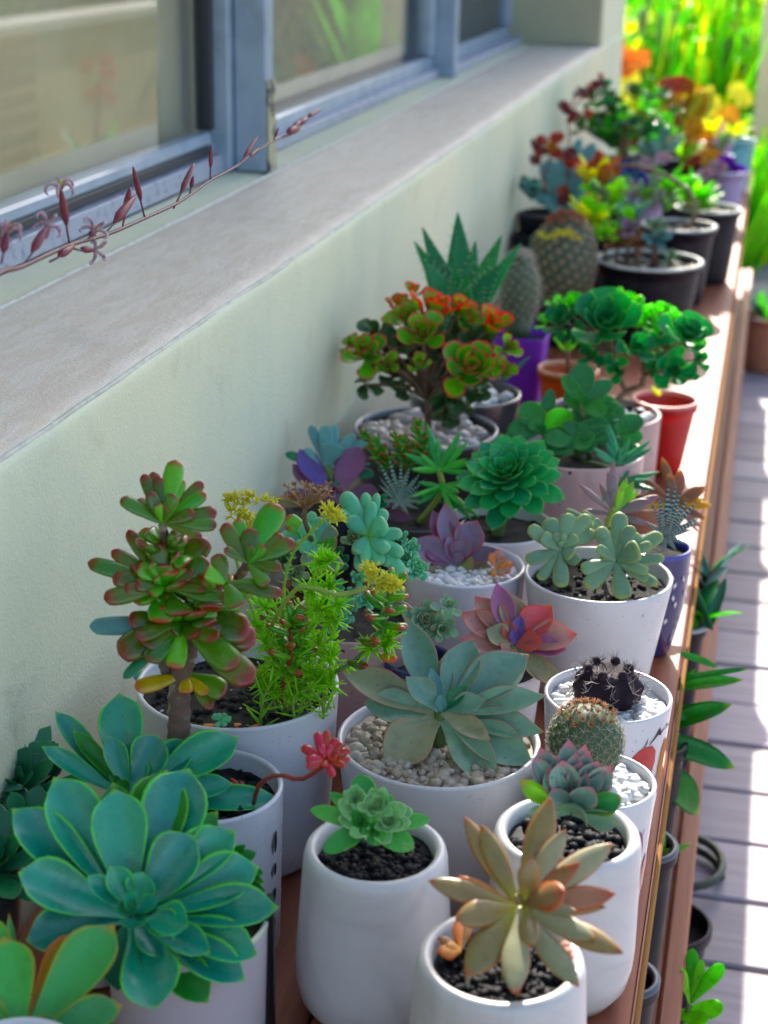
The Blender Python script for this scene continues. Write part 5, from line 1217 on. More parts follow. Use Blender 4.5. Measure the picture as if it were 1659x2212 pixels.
# ================================================================== MIDDLE AND REAR POTS
# ---- tricolour aeonium in the charcoal bowl
t, c, r, zs = pot('charcoal glazed bowl of white quartz holding the bushy red-edged tricolour aeonium', (920, 924), 156, .11, 'bowl', .7, M_DARKGL, soil=.012, wall=.004, soilmat=M_GPEB, rim_mat=plain('bright_worn_rim', (.30, .31, .36), .2), dress=M_GPEB, dsize=.0115, n_dress=120)
gravel(t, r * .42, .099, M_WPEB, .0062, 90, off=(.032, -.022)).matrix_basis = Matrix()
kx, kyy = c.x, c.y
def aeon(x, y, R, dy, n, m, tilt=(0, 0, 0), S=ZK, kind='spoon', el=(8, 74), wr=.72, p=.75, cen=None, nm='rosette', lmin=.36):
    if S is ZK: kind = 'rose'
    q = A(S, x, y, cen + dy); ax = TOCAM(q) * .75 + V((0, 0, .45)) + V(tilt)
    rosette(t, q, kpx(S, R, q) * 1.22, ax, max(8, int(n * .72)), kind, m, wr, el, r0=.05, h=.18, lmin=lmin, jit=8, p=p)
    return q
K = []
for (x, y, R, dy, n, m, tl) in (
  (335, 725, 185, -.05, 20, L_KIWI, (-.2, 0, .1)), (500, 805, 105, -.055, 14, L_KIWI, (.1, 0, -.3)), (770, 580, 190, -.055, 20, L_KIWI, (0, 0, 0)), (640, 455, 165, -.02, 18, L_KIWI, (-.3, 0, .6)),
  (1135, 845, 250, -.065, 24, L_KIWI, (.1, 0, .1)), (750, 810, 120, -.065, 12, L_KIWI, (-.1, 0, .3)), (1120, 460, 150, .0, 18, L_KIWI, (.5, .2, .1)), (1425, 670, 115, -.03, 16, L_KIWI, (.5, 0, 0)), (1385, 850, 125, -.05, 16, L_KIWI, (.4, 0, 0))):
    K.append(aeon(x, y, R, dy, n, m, tl, cen=kyy))
for (x, y, R, dy, n, tl, m) in ((1290, 520, 210, .0, 12, (.6, .5, .7), L_KIWIR), (850, 420, 230, -.01, 13, (.3, .7, 1.0), L_KIWIR), (590, 360, 150, .01, 12, (-.4, .6, .9), L_KIWIR), (700, 250, 110, .02, 8, (0, .5, 1), L_KIWIR), (1030, 400, 170, .0, 12, (.2, .6, .6), L_KIWIR)):
    K.append(aeon(x, y, R, dy, n, m, tl, cen=kyy, el=(25, 80)))
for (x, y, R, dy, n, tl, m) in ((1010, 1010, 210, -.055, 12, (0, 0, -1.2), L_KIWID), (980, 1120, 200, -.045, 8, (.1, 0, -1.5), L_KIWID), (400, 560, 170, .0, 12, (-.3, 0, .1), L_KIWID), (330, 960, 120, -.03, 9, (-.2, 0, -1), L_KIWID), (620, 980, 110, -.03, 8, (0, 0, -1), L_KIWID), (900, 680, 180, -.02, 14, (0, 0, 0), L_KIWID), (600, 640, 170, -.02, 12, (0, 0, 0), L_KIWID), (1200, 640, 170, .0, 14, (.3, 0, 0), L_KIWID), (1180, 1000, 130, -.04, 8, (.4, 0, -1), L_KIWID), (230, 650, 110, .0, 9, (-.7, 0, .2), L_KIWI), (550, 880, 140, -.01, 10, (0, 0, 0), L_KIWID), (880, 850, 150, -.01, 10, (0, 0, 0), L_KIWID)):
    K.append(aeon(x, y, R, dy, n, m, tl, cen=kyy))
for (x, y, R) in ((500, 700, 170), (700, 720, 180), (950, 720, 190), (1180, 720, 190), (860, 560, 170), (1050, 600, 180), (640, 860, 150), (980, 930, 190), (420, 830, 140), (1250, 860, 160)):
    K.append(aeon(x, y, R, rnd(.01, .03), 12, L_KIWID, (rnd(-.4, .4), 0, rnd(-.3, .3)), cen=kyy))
base = A(ZK, 815, 1240, kyy - .035); fork = A(ZK, 810, 1060, kyy - .03)
stemtube(t, [(base.x, base.y, zs - .002), base, fork], (.0046, .0040), M_BRST, 8, 'trunk')
for q in K: stemtube(t, [fork, (fork + q) / 2 + V((0, 0, .008)), q], .0024, M_BRST, 6, 'branch', 6)
# ---- big charcoal pot behind it with the white-toothed aloe
t, c, r, zs = pot('large charcoal pot against the wall with the tall dark green white-spotted aloe', (1005, 845), 122, .12, 'cup', .85, M_DARKGL, soil=.012, wall=.006, dress=M_WPEB, dsize=.010, n_dress=50)
y_ = c.y + .03
b = empty('rosette', t, at(1012, 700, y=y_))
def R2(x, y): return ((1250 + x / 1.3272) / 1.507, (y / 1.3272) / 1.507)
S2 = (1250, 0, 1.3272)
star(b, (340, 1390), y_, [(130, 1040, 100, .0), (155, 985, 110, 0), (320, 918, 150, -.05), (408, 1040, 105, 0), (522, 1020, 120, 0), (603, 1055, 100, .0), (170, 1125, 150, .25), (308, 1130, 90, .35), (500, 1130, 120, .3), (440, 1200, 130, .4), (250, 1230, 100, .4), (360, 1180, 90, .5)], 'spike', [L_ALOE], S=S2, start=.0, axis=V((0, -1, .35)), wk=1.12)
th_ = Acc()
for ch in list(b.children):
    M = _WM[ch.name]
    for k in range(9):
        u = .15 + .8 * k / 9; wv = wid('spike', u)
        for s_ in (-1, 1):
            q = M @ V((s_ * .5 * wv, u, .16)); q2 = M @ V((s_ * (.5 * wv + .09), u + .02, .2)); th_.add(tube([q, q2], [.0009, .0002], 4))
th_.build('teeth', plain('aloe_tooth', (.45, .55, .35), .5), t)
stemtube(t, [at(1012, 710, y=y_), (c.x, c.y, zs)], .016, M_GRST, 6)
star(empty('small_aloe_arm', t, at(1120, 800, y=c.y)), (1085, 822), c.y - .02, [(1148, 768, 14)], 'spike', [L_ALOE])

# ---- green aeonium tree (grows from the speckled cup)
t, c, r, zs = aeon_pot; gy = c.y + .02
K = []
for (x, y, R, dy, n, m, tl) in (
  (690, 410, 290, -.04, 26, L_AEON, (0, 0, .2)), (340, 370, 180, .0, 18, L_AEON, (-.4, 0, .2)), (560, 650, 130, -.03, 14, L_AEON, (-.2, 0, -.3)), (935, 610, 170, -.045, 18, L_AEON, (.2, 0, 0)), (790, 770, 130, -.03, 14, L_AEON, (0, 0, -.4)), (1350, 510, 230, -.04, 24, L_AEON, (.3, 0, .3)), (1260, 790, 180, -.03, 18, L_AEON, (.1, 0, -.3)), (1080, 560, 130, -.02, 14, L_AEON, (.1, 0, 0)), (1090, 740, 120, -.02, 12, L_AEON, (0, 0, -.3)), (1450, 690, 110, -.02, 14, L_AEON, (.5, 0, 0)), (400, 500, 120, -.01, 12, L_AEON, (-.3, 0, -.4)),
  (420, 260, 160, .02, 14, L_AEONB, (-.2, .2, .9)), (680, 220, 170, .04, 16, L_AEONB, (0, .3, 1)), (860, 250, 170, .03, 16, L_AEONB, (.2, .3, .9)), (1030, 330, 130, .02, 14, L_AEONB, (.2, .3, .8)), (1120, 440, 130, .01, 14, L_AEONB, (0, 0, .8)), (1150, 300, 120, .03, 12, L_AEONB, (.2, .4, .8)), (550, 260, 120, .03, 12, L_AEONB, (0, .3, .9)), (1260, 350, 110, .03, 12, L_AEONB, (.4, .3, .8)), (1440, 560, 110, .02, 12, L_AEONB, (.8, .2, .3)), (300, 240, 110, .03, 12, L_AEONB, (-.4, .3, .7)), (200, 370, 90, .02, 10, L_AEONB, (-.8, .2, .4)), (950, 400, 110, .01, 12, L_AEONB, (.1, .2, .8)), (1230, 640, 110, 0, 12, L_AEON, (0, 0, 0)), (700, 720, 90, 0, 10, L_AEON, (0, 0, -.3)), (1380, 810, 90, 0, 10, L_AEON, (.2, 0, -.3))):
    K.append(aeon(x, y, R, dy, n, m, tl, S=ZG, cen=gy))
base = V((c.x - .005, c.y, zs)); f0 = A(ZG, 860, 960, gy); f1 = A(ZG, 1000, 830, gy); f2 = A(ZG, 760, 700, gy)
stemtube(t, [base, f0, (f0 + f1) / 2 + V((.01, 0, 0)), f1], .0042, M_BRST, 8, 'trunk'); stemtube(t, [f0, f2], .0035, M_BRST, 6, 'branch')
for q in K: f_ = f1 if q.x > f1.x - .02 else f2; stemtube(t, [f_, (f_ + q) / 2 + V((0, 0, .006)), q], .0018, M_BRST, 6, 'branch', 6)

# ---- plastic pots behind it
t, c, r, zs = pot('bright red plastic pot with one yellow seedling at the sunny bench edge', (1437, 862), 68, .10, 'cup', .66, M_RED, soil=.022, wall=.0018, lip=.0015, rim_mat=plain('pale_red_rim', (.75, .25, .22), .4), dress=M_SOIL, dsize=.003, n_dress=40, name='plastic_pot', cat='plant pot')
star(empty('seedling', t, A(ZG, 1120, 980, c.y)), (1130, 990), c.y, [(1075, 905, 40), (1140, 940, 30), (1160, 970, 24)], 'needle', [L_BG3], S=ZG)
t, c, r, zs = pot('orange-red plastic pot left of the green aeonium tree', (1228, 795), 64, .10, 'cup', .72, M_ORANGE, soil=.02, wall=.0018, lip=.0015, rim_mat=plain('pale_orange_rim', (.80, .35, .22), .4), name='potted_succulent')
star(empty('shoots', t, A(ZG, 380, 620, c.y)), (380, 640), c.y, [(350, 440, 40), (420, 470, 36), (260, 500, 34), (460, 520, 40), (300, 560, 40)], 'paddle', [L_BG2], S=ZG); stemtube(t, [A(ZG, 380, 620, c.y), (c.x, c.y, zs)], .003, M_BRST)
t, c, r, zs = pot('square violet plastic pot with a shaggy white-haired cactus', (1128, 718), 58, .13, 'cup', .72, M_PURPLE, soil=.012, wall=.002, squar=6, name='potted_cactus')
ce = at(1122, 620, y=c.y)
cactus_ball(t, (ce.x, ce.y, ce.z - .008), .026, M_GRCAC, plain('white_hair', (.62, .56, .46), .7), None, 150, tz=2.1, hair=3, spl=.45)
obj('cactus_base', tube([(ce.x, ce.y, zs - .002), (ce.x, ce.y, ce.z - .04)], [.018, .022], 14), M_GRCAC, t)
t, c, r, zs = pot('deep violet plastic pot behind the white-haired cactus', (1165, 560), 44, .13, 'cup', .75, M_PURPLE, soil=.01, wall=.002, name='potted_cactus')
obj('cactus_body', lathe([(0, .0), (.018, .0), (.021, .02), (.018, .05), (.008, .062), (0, .064)], 20), M_GRCAC, t).matrix_basis = Matrix.Translation((0, 0, .118))
t, c, r, zs = pot('dark pot with the big upright oval cactus glowing red along its sunny edge', (1225, 655), 70, .07, 'cup', .8, M_BLACKP, soil=.008, name='potted_cactus')
ce = at(1219, 566, y=c.y + .01)
M_CACS = plain('dusty_green_cactus_skin', (.055, .10, .06), .6, (.08, .12, .07), 60)
cactus_ball(t, (ce.x, ce.y, ce.z), px2m(66, ce), M_CACS, plain('buff_spine', (.55, .42, .28), .6, trans=.3), plain('red_brown_crown', (.55, .16, .05), .6, trans=.3), 210, tz=1.50, spl=.17, spw=3.2)
obj('cactus_base', tube([(ce.x, ce.y, zs - .002), (ce.x, ce.y, ce.z - .05)], [.03, .045], 18), M_CACS, t)
fa = Acc()
for k in range(9):
    q = at(1170 + k * 10 + rnd(-3, 3), 505 + rnd(-8, 12), y=ce.y - .055)
    for m in range(8):
        d = V((rnd(-1, 1), rnd(-1, .2), rnd(-.5, 1))).normalized(); fa.add(LT['spoonlow'][0], leaf_matrix(q, q + d * .008, .004, V((0, -1, 0))))
fa.build('yellow_buds', F_YEL, t)

L_LAVL = leafmat('lavender_grey_leaf', (.34, .28, .42), rough=.5, trans=.2)
# ---- black nursery pots on the right, pale dusty rims
def nursery(lab, rim, half, z, ratio, mat=M_BLACKP, rimm=M_RIMD, **k):
    return pot(lab, rim, half, z, 'cup', ratio, mat, soil=.014, wall=.003, lip=.004, rim_mat=rimm, dress=k.pop('dress', M_CPEB), dsize=.006, n_dress=60, **k)
def tuft(t, q, n, L, W, kind, mats, spread=.7, up=1.0, nm='foliage'):
    b = empty(nm, t, q)
    for i in range(n):
        d = (V((rnd(-1, 1) * spread, rnd(-1, 1) * spread, up * rnd(.5, 1)))).normalized(); l = L * rnd(.6, 1.1)
        inst('leaf', leaf_mesh(kind), random.choice(mats), b, leaf_matrix(q + V((rnd(-1, 1), rnd(-1, 1), 0)) * L * .12, q + d * l, W * rnd(.8, 1.2), (V((0, 0, 1)) - d * .5 + V((rnd(-.3, .3), rnd(-.3, .3), 0)))))
    return b
def bloom(t, pts, R, mat, n=5, petal='spoonlow', w=.8, nm='flower', ax=None):
    for q in pts:
        a = Acc(); axx = (ax or (TOCAM(q) + V((rnd(-.4, .4), rnd(-.2, .2), rnd(0, .6))))).normalized(); X = axx.orthogonal().normalized(); Y = axx.cross(X)
        for k in range(n):
            an = 6.283 * k / n + rnd(-.1, .1); d = (X * math.cos(an) + Y * math.sin(an) + axx * .35).normalized()
            a.add(random.choice(LT[petal]), leaf_matrix(q, V(q) + d * R * rnd(.85, 1.1), R * w, axx))
        a.add(ICO1, Matrix.Translation(q) @ Matrix.Scale(R * .18, 4)); a.build(nm, mat, t)
t, c, r, zs = nursery('wide black nursery pot with a dusty white rim holding brown and grey rosettes', (1402, 560), 112, .14, .82)
gg = t
for (x, y, R, n, m) in ((1010, 1050, 60, 14, L_BRONZE), (1090, 1060, 60, 14, L_BRONZE), (1180, 1040, 60, 16, L_BLUEG), (1170, 980, 50, 12, L_GRAPT), (1240, 1110, 45, 12, L_GRAPT), (960, 1010, 60, 12, L_BG2), (1060, 990, 50, 12, L_PLUM)):
    q = A(S2, x, y, c.y + .01); rosette(t, q, kpx(S2, R, q) * 1.15, TOCAM(q) + V((0, 0, .6)), n, 'small', m, .55, (5, 80), lmin=.3); stemtube(t, [q, (q.x, q.y, zs)], .003, M_BRST, 5)
t, c, r, zs = nursery('black nursery pot with yellow-green rosettes, touching the oval cactus', (1345, 500), 66, .13, .85)
for (x, y, R, n, m) in ((900, 880, 60, 14, L_BG3), (930, 950, 55, 14, L_BG2), (1000, 900, 60, 14, L_AEONB), (1060, 930, 55, 14, L_BG2), (950, 1000, 55, 14, L_BG3), (900, 820, 50, 12, L_AEONB), (1010, 1000, 50, 12, L_AEONB), (1070, 850, 50, 12, L_BLUEG), (1160, 840, 50, 12, L_AEONB)):
    q = A(S2, x, y, c.y + rnd(-.02, .02)); rosette(t, q, kpx(S2, R, q) * 1.2, TOCAM(q) * .6 + V((rnd(-.3, .3), 0, .9)), n, 'small', m, .6, (5, 80), lmin=.3); stemtube(t, [q, (c.x, c.y, zs)], .002, M_BRST, 5)
t, c, r, zs = nursery('tall black nursery pot with pale gravel and a curling brown flower stem', (1466, 485), 78, .15, .8)
st = [A(S2, 1340, 950, c.y), A(S2, 1330, 850, c.y), A(S2, 1270, 790, c.y), A(S2, 1170, 740, c.y), A(S2, 1070, 715, c.y), A(S2, 1000, 725, c.y)]
stemtube(t, [(c.x, c.y, zs)] + st, .0045, M_BRST, 20, 'flower_stem'); tuft(t, A(S2, 1330, 930, c.y), 10, .03, .008, 'paddle', [L_BRONZE, L_GRAPT])
tuft(t, A(S2, 1215, 910, c.y), 14, .04, .012, 'paddle', [L_BG2, L_GRAPT])
bloom(t, [A(S2, x, y, c.y) for x, y in ((1140, 835), (1160, 790), (1120, 820))], .018, F_PURP)
t, c, r, zs = nursery('black nursery pot with a white rim and bright lime upright leaves', (1530, 448), 68, .15, .8)
tuft(t, A(S2, 1340, 880, c.y), 34, .075, .013, 'strap', [L_BG2, L_AEONB, L_BG], .75)
t, c, r, zs = nursery('lavender pot with the violet pansy at the bench edge', (1570, 368), 42, .13, .75, M_LAV, plain('lavender_rim', (.6, .56, .74), .4))
tuft(t, A(S2, 1500, 790, c.y), 14, .045, .018, 'paddle', [L_BG, L_BLUEG]); bloom(t, [A(S2, 1490, 735, c.y), A(S2, 1520, 755, c.y), A(S2, 1470, 720, c.y)], .028, F_PURP, w=1.1)
t, c, r, zs = nursery('small pot of blue and white flowers in the middle of the rear pots', (1385, 428), 50, .12, .8, M_LAV)
tuft(t, A(S2, 1060, 800, c.y), 18, .04, .014, 'paddle', [L_BG, L_BLUEG, L_AEONB]); bloom(t, [A(S2, 1070, 760, c.y), A(S2, 1100, 775, c.y), A(S2, 1050, 740, c.y)], .024, F_BLUE, w=1.1); bloom(t, [A(S2, x, y, c.y) for x, y in ((1000, 790), (980, 750), (1130, 720), (1010, 740), (1200, 690))], .02, F_WHITE, w=1.1)
bloom(t, [A(S2, x, y, c.y) for x, y in ((920, 690), (930, 720), (915, 740), (940, 700))], .02, F_RED, w=1.1); bloom(t, [A(S2, x, y, c.y) for x, y in ((920, 780), (900, 820), (940, 770))], .016, F_YORG, w=1.1)
# ---- flowering kalanchoe against the wall
t, c, r, zs = pot('dark pot against the wall with red-flowered kalanchoe and broad blue-green leaves', (1185, 460), 66, .13, 'cup', .8, M_BLACKP, soil=.012, name='potted_plant')
wy2 = c.y
b = empty('foliage', t, A(S2, 760, 830, wy2)); star(b, (760, 870), wy2, [(700, 700, 90, 0), (820, 740, 110, .1), (860, 800, 100, 0), (650, 850, 90, 0), (840, 900, 100, .1), (790, 640, 60, 0), (840, 600, 50, 0), (700, 900, 100, .2), (900, 620, 60, 0), (760, 760, 110, .3)], 'paddle', [L_BLUEG, L_DARKG], S=S2)
for k, pts in enumerate((((700, 860), (680, 760), (665, 640)), ((700, 860), (700, 740), (735, 640)), ((770, 860), (800, 760), (800, 680)), ((790, 850), (800, 650), (800, 500), (830, 400)), ((800, 500), (850, 430), (920, 370)), ((760, 930), (770, 880), (780, 830)))):
    stemtube(t, [A(S2, x, y, wy2) for x, y in pts], .0018, F_WINE, 10, 'flower_stem', 6)
for (x, y, m) in ((660, 625, F_WINE), (680, 612, F_RED), (665, 660, F_RED), (735, 600, F_RED), (760, 600, F_RED), (735, 655, F_RED), (720, 640, F_YORG), (750, 665, F_RED), (790, 680, F_RED), (800, 710, F_RED), (820, 705, F_RED), (810, 660, F_WINE), (700, 650, F_WINE), (655, 690, F_WINE), (770, 830, F_RED), (790, 850, F_WINE), (775, 870, F_WINE)):
    bloom(t, [A(S2, x, y, wy2 - .01)], .014, m, n=5, w=.9)
for i in range(34):
    k = i / 34; x = 800 + 25 * math.sin(k * 9); y = 520 - 120 * k; 
    if i > 20: x, y = 830 + (i - 20) * 9, 420 - (i - 20) * 6 + rnd(-20, 20)
    bloom(t, [A(S2, x + rnd(-14, 14), y, wy2)], .009, random.choice([F_WINE, F_RED, F_WINE]), n=4, w=.8)
bloom(t, [A(S2, 880, 495, wy2)], .013, F_RED); 
t, c, r, zs = pot('small black pot under the kalanchoe by the wall', (1150, 505), 44, .10, 'cup', .8, M_BLACKP, soil=.01)
tuft(t, A(S2, 640, 860, c.y), 14, .05, .02, 'paddle', [L_DARKG, L_BLUEG])
# ---- far group
t, c, r, zs = nursery('wide black pot with bushy dark green jade against the house corner', (1345, 345), 72, .17, .85)
q = A(S2, 1050, 520, c.y)
for i in range(46):
    p_ = q + V((rnd(-.11, .11), rnd(-.05, .06), rnd(-.05, .08)))
    rosette(t, p_, rnd(.022, .032), V((rnd(-.6, .6), rnd(-.8, .3), 1)), 8, 'small', random.choice([L_JADE, L_AEON, L_DARKG, L_BG]), .7, (5, 70), lmin=.5)
stemtube(t, [(c.x, c.y, zs), q], .012, M_BRST, 5)
t, c, r, zs = nursery('white-rimmed black pot of orange flowers near the far end of the bench', (1420, 335), 58, .16, .82)
tuft(t, A(S2, 1130, 600, c.y), 26, .07, .022, 'paddle', [L_BG, L_BG2, L_BG3]); bloom(t, [A(S2, x, y, c.y) for x, y in ((1105, 590), (1140, 560), (1170, 580), (1120, 560), (1100, 600))], .034, F_ORANGE, w=1.1); bloom(t, [A(S2, x, y, c.y) for x, y in ((1210, 590), (1230, 610), (1330, 560), (1350, 600), (1390, 690))], .03, F_YORG, w=1.1)
t, c, r, zs = nursery('black pot with the broad golden-orange flower head on a red-brown stem', (1500, 340), 60, .15, .8)
fy = c.y; q = A(S2, 1290, 440, fy)
stemtube(t, [(c.x - .02, c.y, zs), A(S2, 1265, 620, fy), A(S2, 1260, 540, fy), q], .010, plain('red_brown_stem', (.35, .10, .05), .5), 10, 'flower_stem')
b = empty('flower_head', t, q)
star(b, (1290, 440), fy, [(1190, 455, 50), (1180, 430, 60), (1420, 480, 70), (1430, 450, 70), (1400, 420, 60), (1380, 520, 60), (1330, 480, 60), (1250, 480, 60), (1220, 400, 60), (1350, 390, 60), (1300, 500, 50), (1240, 440, 70, .5), (1340, 440, 80, .5), (1380, 460, 70, .5)], 'spoon', [F_YORG, F_YORG, F_YEL], S=S2, wk=2.1, th=.6)
star(b, (1270, 400), fy, [(1180, 375, 40), (1210, 350, 40), (1260, 330, 50), (1310, 340, 50), (1340, 370, 40), (1170, 400, 30), (1250, 360, 50, .4)], 'spoon', [F_RED, F_RED, F_ORANGE], S=S2, wk=2.0, th=.6)
tuft(t, A(S2, 1260, 640, fy), 12, .09, .012, 'strap', [L_BLUEG, L_BG]); bloom(t, [A(S2, 1380, 600, fy), A(S2, 1360, 570, fy)], .03, F_YORG); tuft(t, A(S2, 1350, 640, fy), 10, .06, .016, 'paddle', [L_PLUM, L_BRONZE])
t, c, r, zs = nursery('teal bowl at the very end of the bench', (1585, 300), 46, .14, .85, M_TEAL, M_TEAL); tuft(t, c, 18, .07, .016, 'strap', [L_BG2, L_BG3])
t, c, r, zs = nursery('pale pot beside the teal bowl with drooping leaves', (1548, 335), 34, .12, .8, M_LAV); tuft(t, c, 14, .05, .016, 'paddle', [L_GRAPT, L_BG])

# loose foliage and blossoms that fill the rear pots
host = t
for (x, y, dy_, L, kind, ms, nn) in ((900, 960, 2.85, .06, 'paddle', [L_BG2, L_BG3], 16), (980, 880, 2.95, .06, 'paddle', [L_BG2, L_GRAPT], 16), (1060, 960, 2.9, .055, 'paddle', [L_BG2, L_BLUEG], 14), (1150, 890, 3.1, .06, 'paddle', [L_GRAPT, L_BG2], 16), (1230, 830, 3.3, .07, 'strap', [L_BG2, L_BG], 16), (1000, 640, 3.9, .10, 'paddle', [L_BG, L_DARKG], 20), (1130, 620, 4.0, .09, 'paddle', [L_BG2, L_BG], 18), (1380, 640, 4.1, .08, 'paddle', [L_BG3, L_PINK], 16), (1290, 700, 3.8, .08, 'paddle', [L_BG2, L_BRONZE], 16), (1180, 700, 3.7, .08, 'paddle', [L_GRAPT, L_BLUEG], 14), (1440, 680, 4.2, .07, 'paddle', [L_LAVL, L_GRAPT], 14), (920, 800, 3.2, .07, 'paddle', [L_BG3, L_ORLEAF], 16), (1340, 900, 3.35, .07, 'strap', [L_BG2, L_AEONB], 20)):
    tuft(host, A(S2, x, y, dy_), nn, L, L * .34, kind, ms, 1.0)
for (x, y, yy_, R_, m_) in ((1110, 545, 4.0, .03, F_ORANGE), (1150, 600, 4.0, .03, F_ORANGE), (1090, 610, 4.0, .022, F_RED), (1340, 640, 4.1, .025, F_YORG), (1400, 690, 4.1, .025, F_ORANGE), (1330, 700, 4.0, .02, F_RED), (920, 770, 3.2, .02, F_ORANGE), (930, 730, 3.2, .022, F_RED), (905, 800, 3.2, .018, F_YEL), (1440, 730, 3.9, .02, F_WHITE), (1380, 760, 3.8, .02, F_WHITE), (1150, 850, 3.1, .018, F_PURP), (1000, 830, 3.0, .016, F_WHITE), (1080, 830, 3.1, .016, F_WHITE)):
    bloom(host, [A(S2, x + rnd(-12, 12), y + rnd(-12, 12), yy_) for _ in range(3)], R_, m_, w=.9)
# ================================================================== LOWER SHELF AND DECK (right edge)
SB = (1900, 1700, 1.355)
def shelfpot(lab, rim, half, z, mat=M_BLACKP, ratio=.72, **k):
    return pot(lab, rim, half, z, 'cup', ratio, mat, soil=.02, wall=.0025, zb=-.2995, lip=.003, name=k.pop('name', 'potted_plant'), **k)
t, c, r, zs = shelfpot('black nursery pot on the lower shelf with a toothed aloe leaf poking out', (1392, 1822), 66, -.10, rim_mat=plain('grey_blue_rim', (.08, .10, .13), .35))
b = empty('rosette', t, c); star(b, P(SB, 330, 1480), c.y, [P(SB, 478, 1412) + (24, .0), P(SB, 250, 1380) + (24,), P(SB, 360, 1330) + (24,)], 'spike', [L_LIMEF])
t, c, r, zs = shelfpot('black nursery pot on the lower shelf nearest the camera', (1352, 2108), 66, -.10, rim_mat=plain('grey_blue_rim', (.08, .10, .13), .35))
tuft(t, V((c.x - .02, c.y, zs)), 8, .05, .012, 'paddle', [L_DARKG])
t, c, r, zs = shelfpot('dark pot on the lower shelf with broad glossy strap leaves reaching over the deck', (1420, 1600), 60, -.10)
for (x, y, w_, bx_, by_) in ((700, 688, 62, 380, 730), (730, 630, 30, 400, 700), (640, 798, 95, 350, 900), (680, 1075, 110, 330, 960), (440, 1025, 40, 330, 1150), (560, 1265, 150, 330, 1110), (600, 640, 36, 430, 580), (500, 850, 80, 330, 830)):
    p0 = at(*P(SB, bx_, by_), y=c.y); p1 = at(*P(SB, x, y), y=c.y + .0)
    wd = px2m(w_ / 1.355 / 1.507, p1); o = leaf(t, 'strap', L_STRAP, p0, p1, wd, (TOCAM(p0) + V((0, 0, .6))).normalized())
    leaf(t, 'needle', L_STRAP, V((c.x, c.y, zs)), p0 + (p1 - p0) * .03, .006, V((0, 0, 1)), name='leaf_stalk')
t, c, r, zs = shelfpot('small dark green pot tucked under the strap leaves', (1425, 1545), 40, -.14, plain('dark_green_pot', (.02, .06, .05), .4), rim_mat=F_RED)
tuft(t, V((c.x, c.y, zs)), 10, .08, .014, 'strap', [L_BG, L_BG2])
t, c, r, zs = shelfpot('terracotta pot on the lower shelf further along, catching a little sun', (1490, 1262), 50, -.09, M_TERRA)
tuft(t, V((c.x + .02, c.y, c.z)), 6, .09, .022, 'strap', [L_BLUEG, L_DARKG])
t, c, r, zs = shelfpot('grey-rimmed pot in front of the terracotta one', (1480, 1345), 42, -.10, M_BLACKP, rim_mat=plain('pale_grey_rim', (.45, .48, .55), .4))
tuft(t, V((c.x + .02, c.y, c.z)), 7, .10, .016, 'strap', [L_BG, L_DARKG])
# pots standing on the deck below
def deckpot(lab, px, r_, h_, mat, **k):
    c = at(px[0], px[1], z=DZ + h_); return pot(lab, None, 0, DZ + h_, 'cup', .75, mat, soil=.02, wall=.003, zb=DZ, xy=(c.x, c.y), r=r_, lip=.003, name='potted_plant', **k)
t, c, r, zs = deckpot('pot on the deck with oval-leaved shoots at the bottom right corner', (1440, 2290), .05, .12, M_BLACKP)
for (x, y, tips) in ((1490, 2170, ((1497, 2050, 30), (1540, 2100, 26), (1520, 2075, 24), (1562, 2082, 34), (1470, 2090, 20))), (1455, 2190, ((1430, 2140, 40), (1475, 2185, 36), (1410, 2170, 30), (1565, 2180, 44), (1530, 2210, 40)))):
    q = at(x, y, y=c.y); star(empty('shoot', t, q), (x, y), c.y, tips, 'paddle', [L_BG, L_BG2]); stemtube(t, [q, (c.x, c.y, zs)], .003, M_GRST)
t, c, r, zs = deckpot('dark pot on the deck half hidden by the lower shelf', (1440, 1990), .05, .12, M_BLACKP)
q = at(1440, 1960, y=c.y); star(empty('shoot', t, q), (1430, 1990), c.y, [(1480, 1940, 70), (1475, 2000, 60), (1450, 1900, 40), (1460, 2040, 50), (1490, 1970, 50)], 'paddle', [L_BG], wk=.8); stemtube(t, [q, (c.x, c.y, zs)], .003, M_GRST)
t, c, r, zs = deckpot('terracotta pot standing on the deck at the far right edge', (1662, 680), .08, .16, M_TERRA)
tuft(t, V((c.x, c.y, zs)), 10, .09, .02, 'paddle', [L_BG, L_DARKG])
a = Acc(); c_ = at(1490, 1880, z=DZ + .012); p = [(c_.x + .042 * math.cos(k * .35), c_.y + .055 * math.sin(k * .35), DZ + .008 + .0010 * k) for k in range(26)]
o = obj('hose_coil', tube(p, .006, 8), plain('dark_green_hose', (.03, .05, .03), .4)); label(o, 'dark looped hose end lying on the shaded deck boards', 'hose')

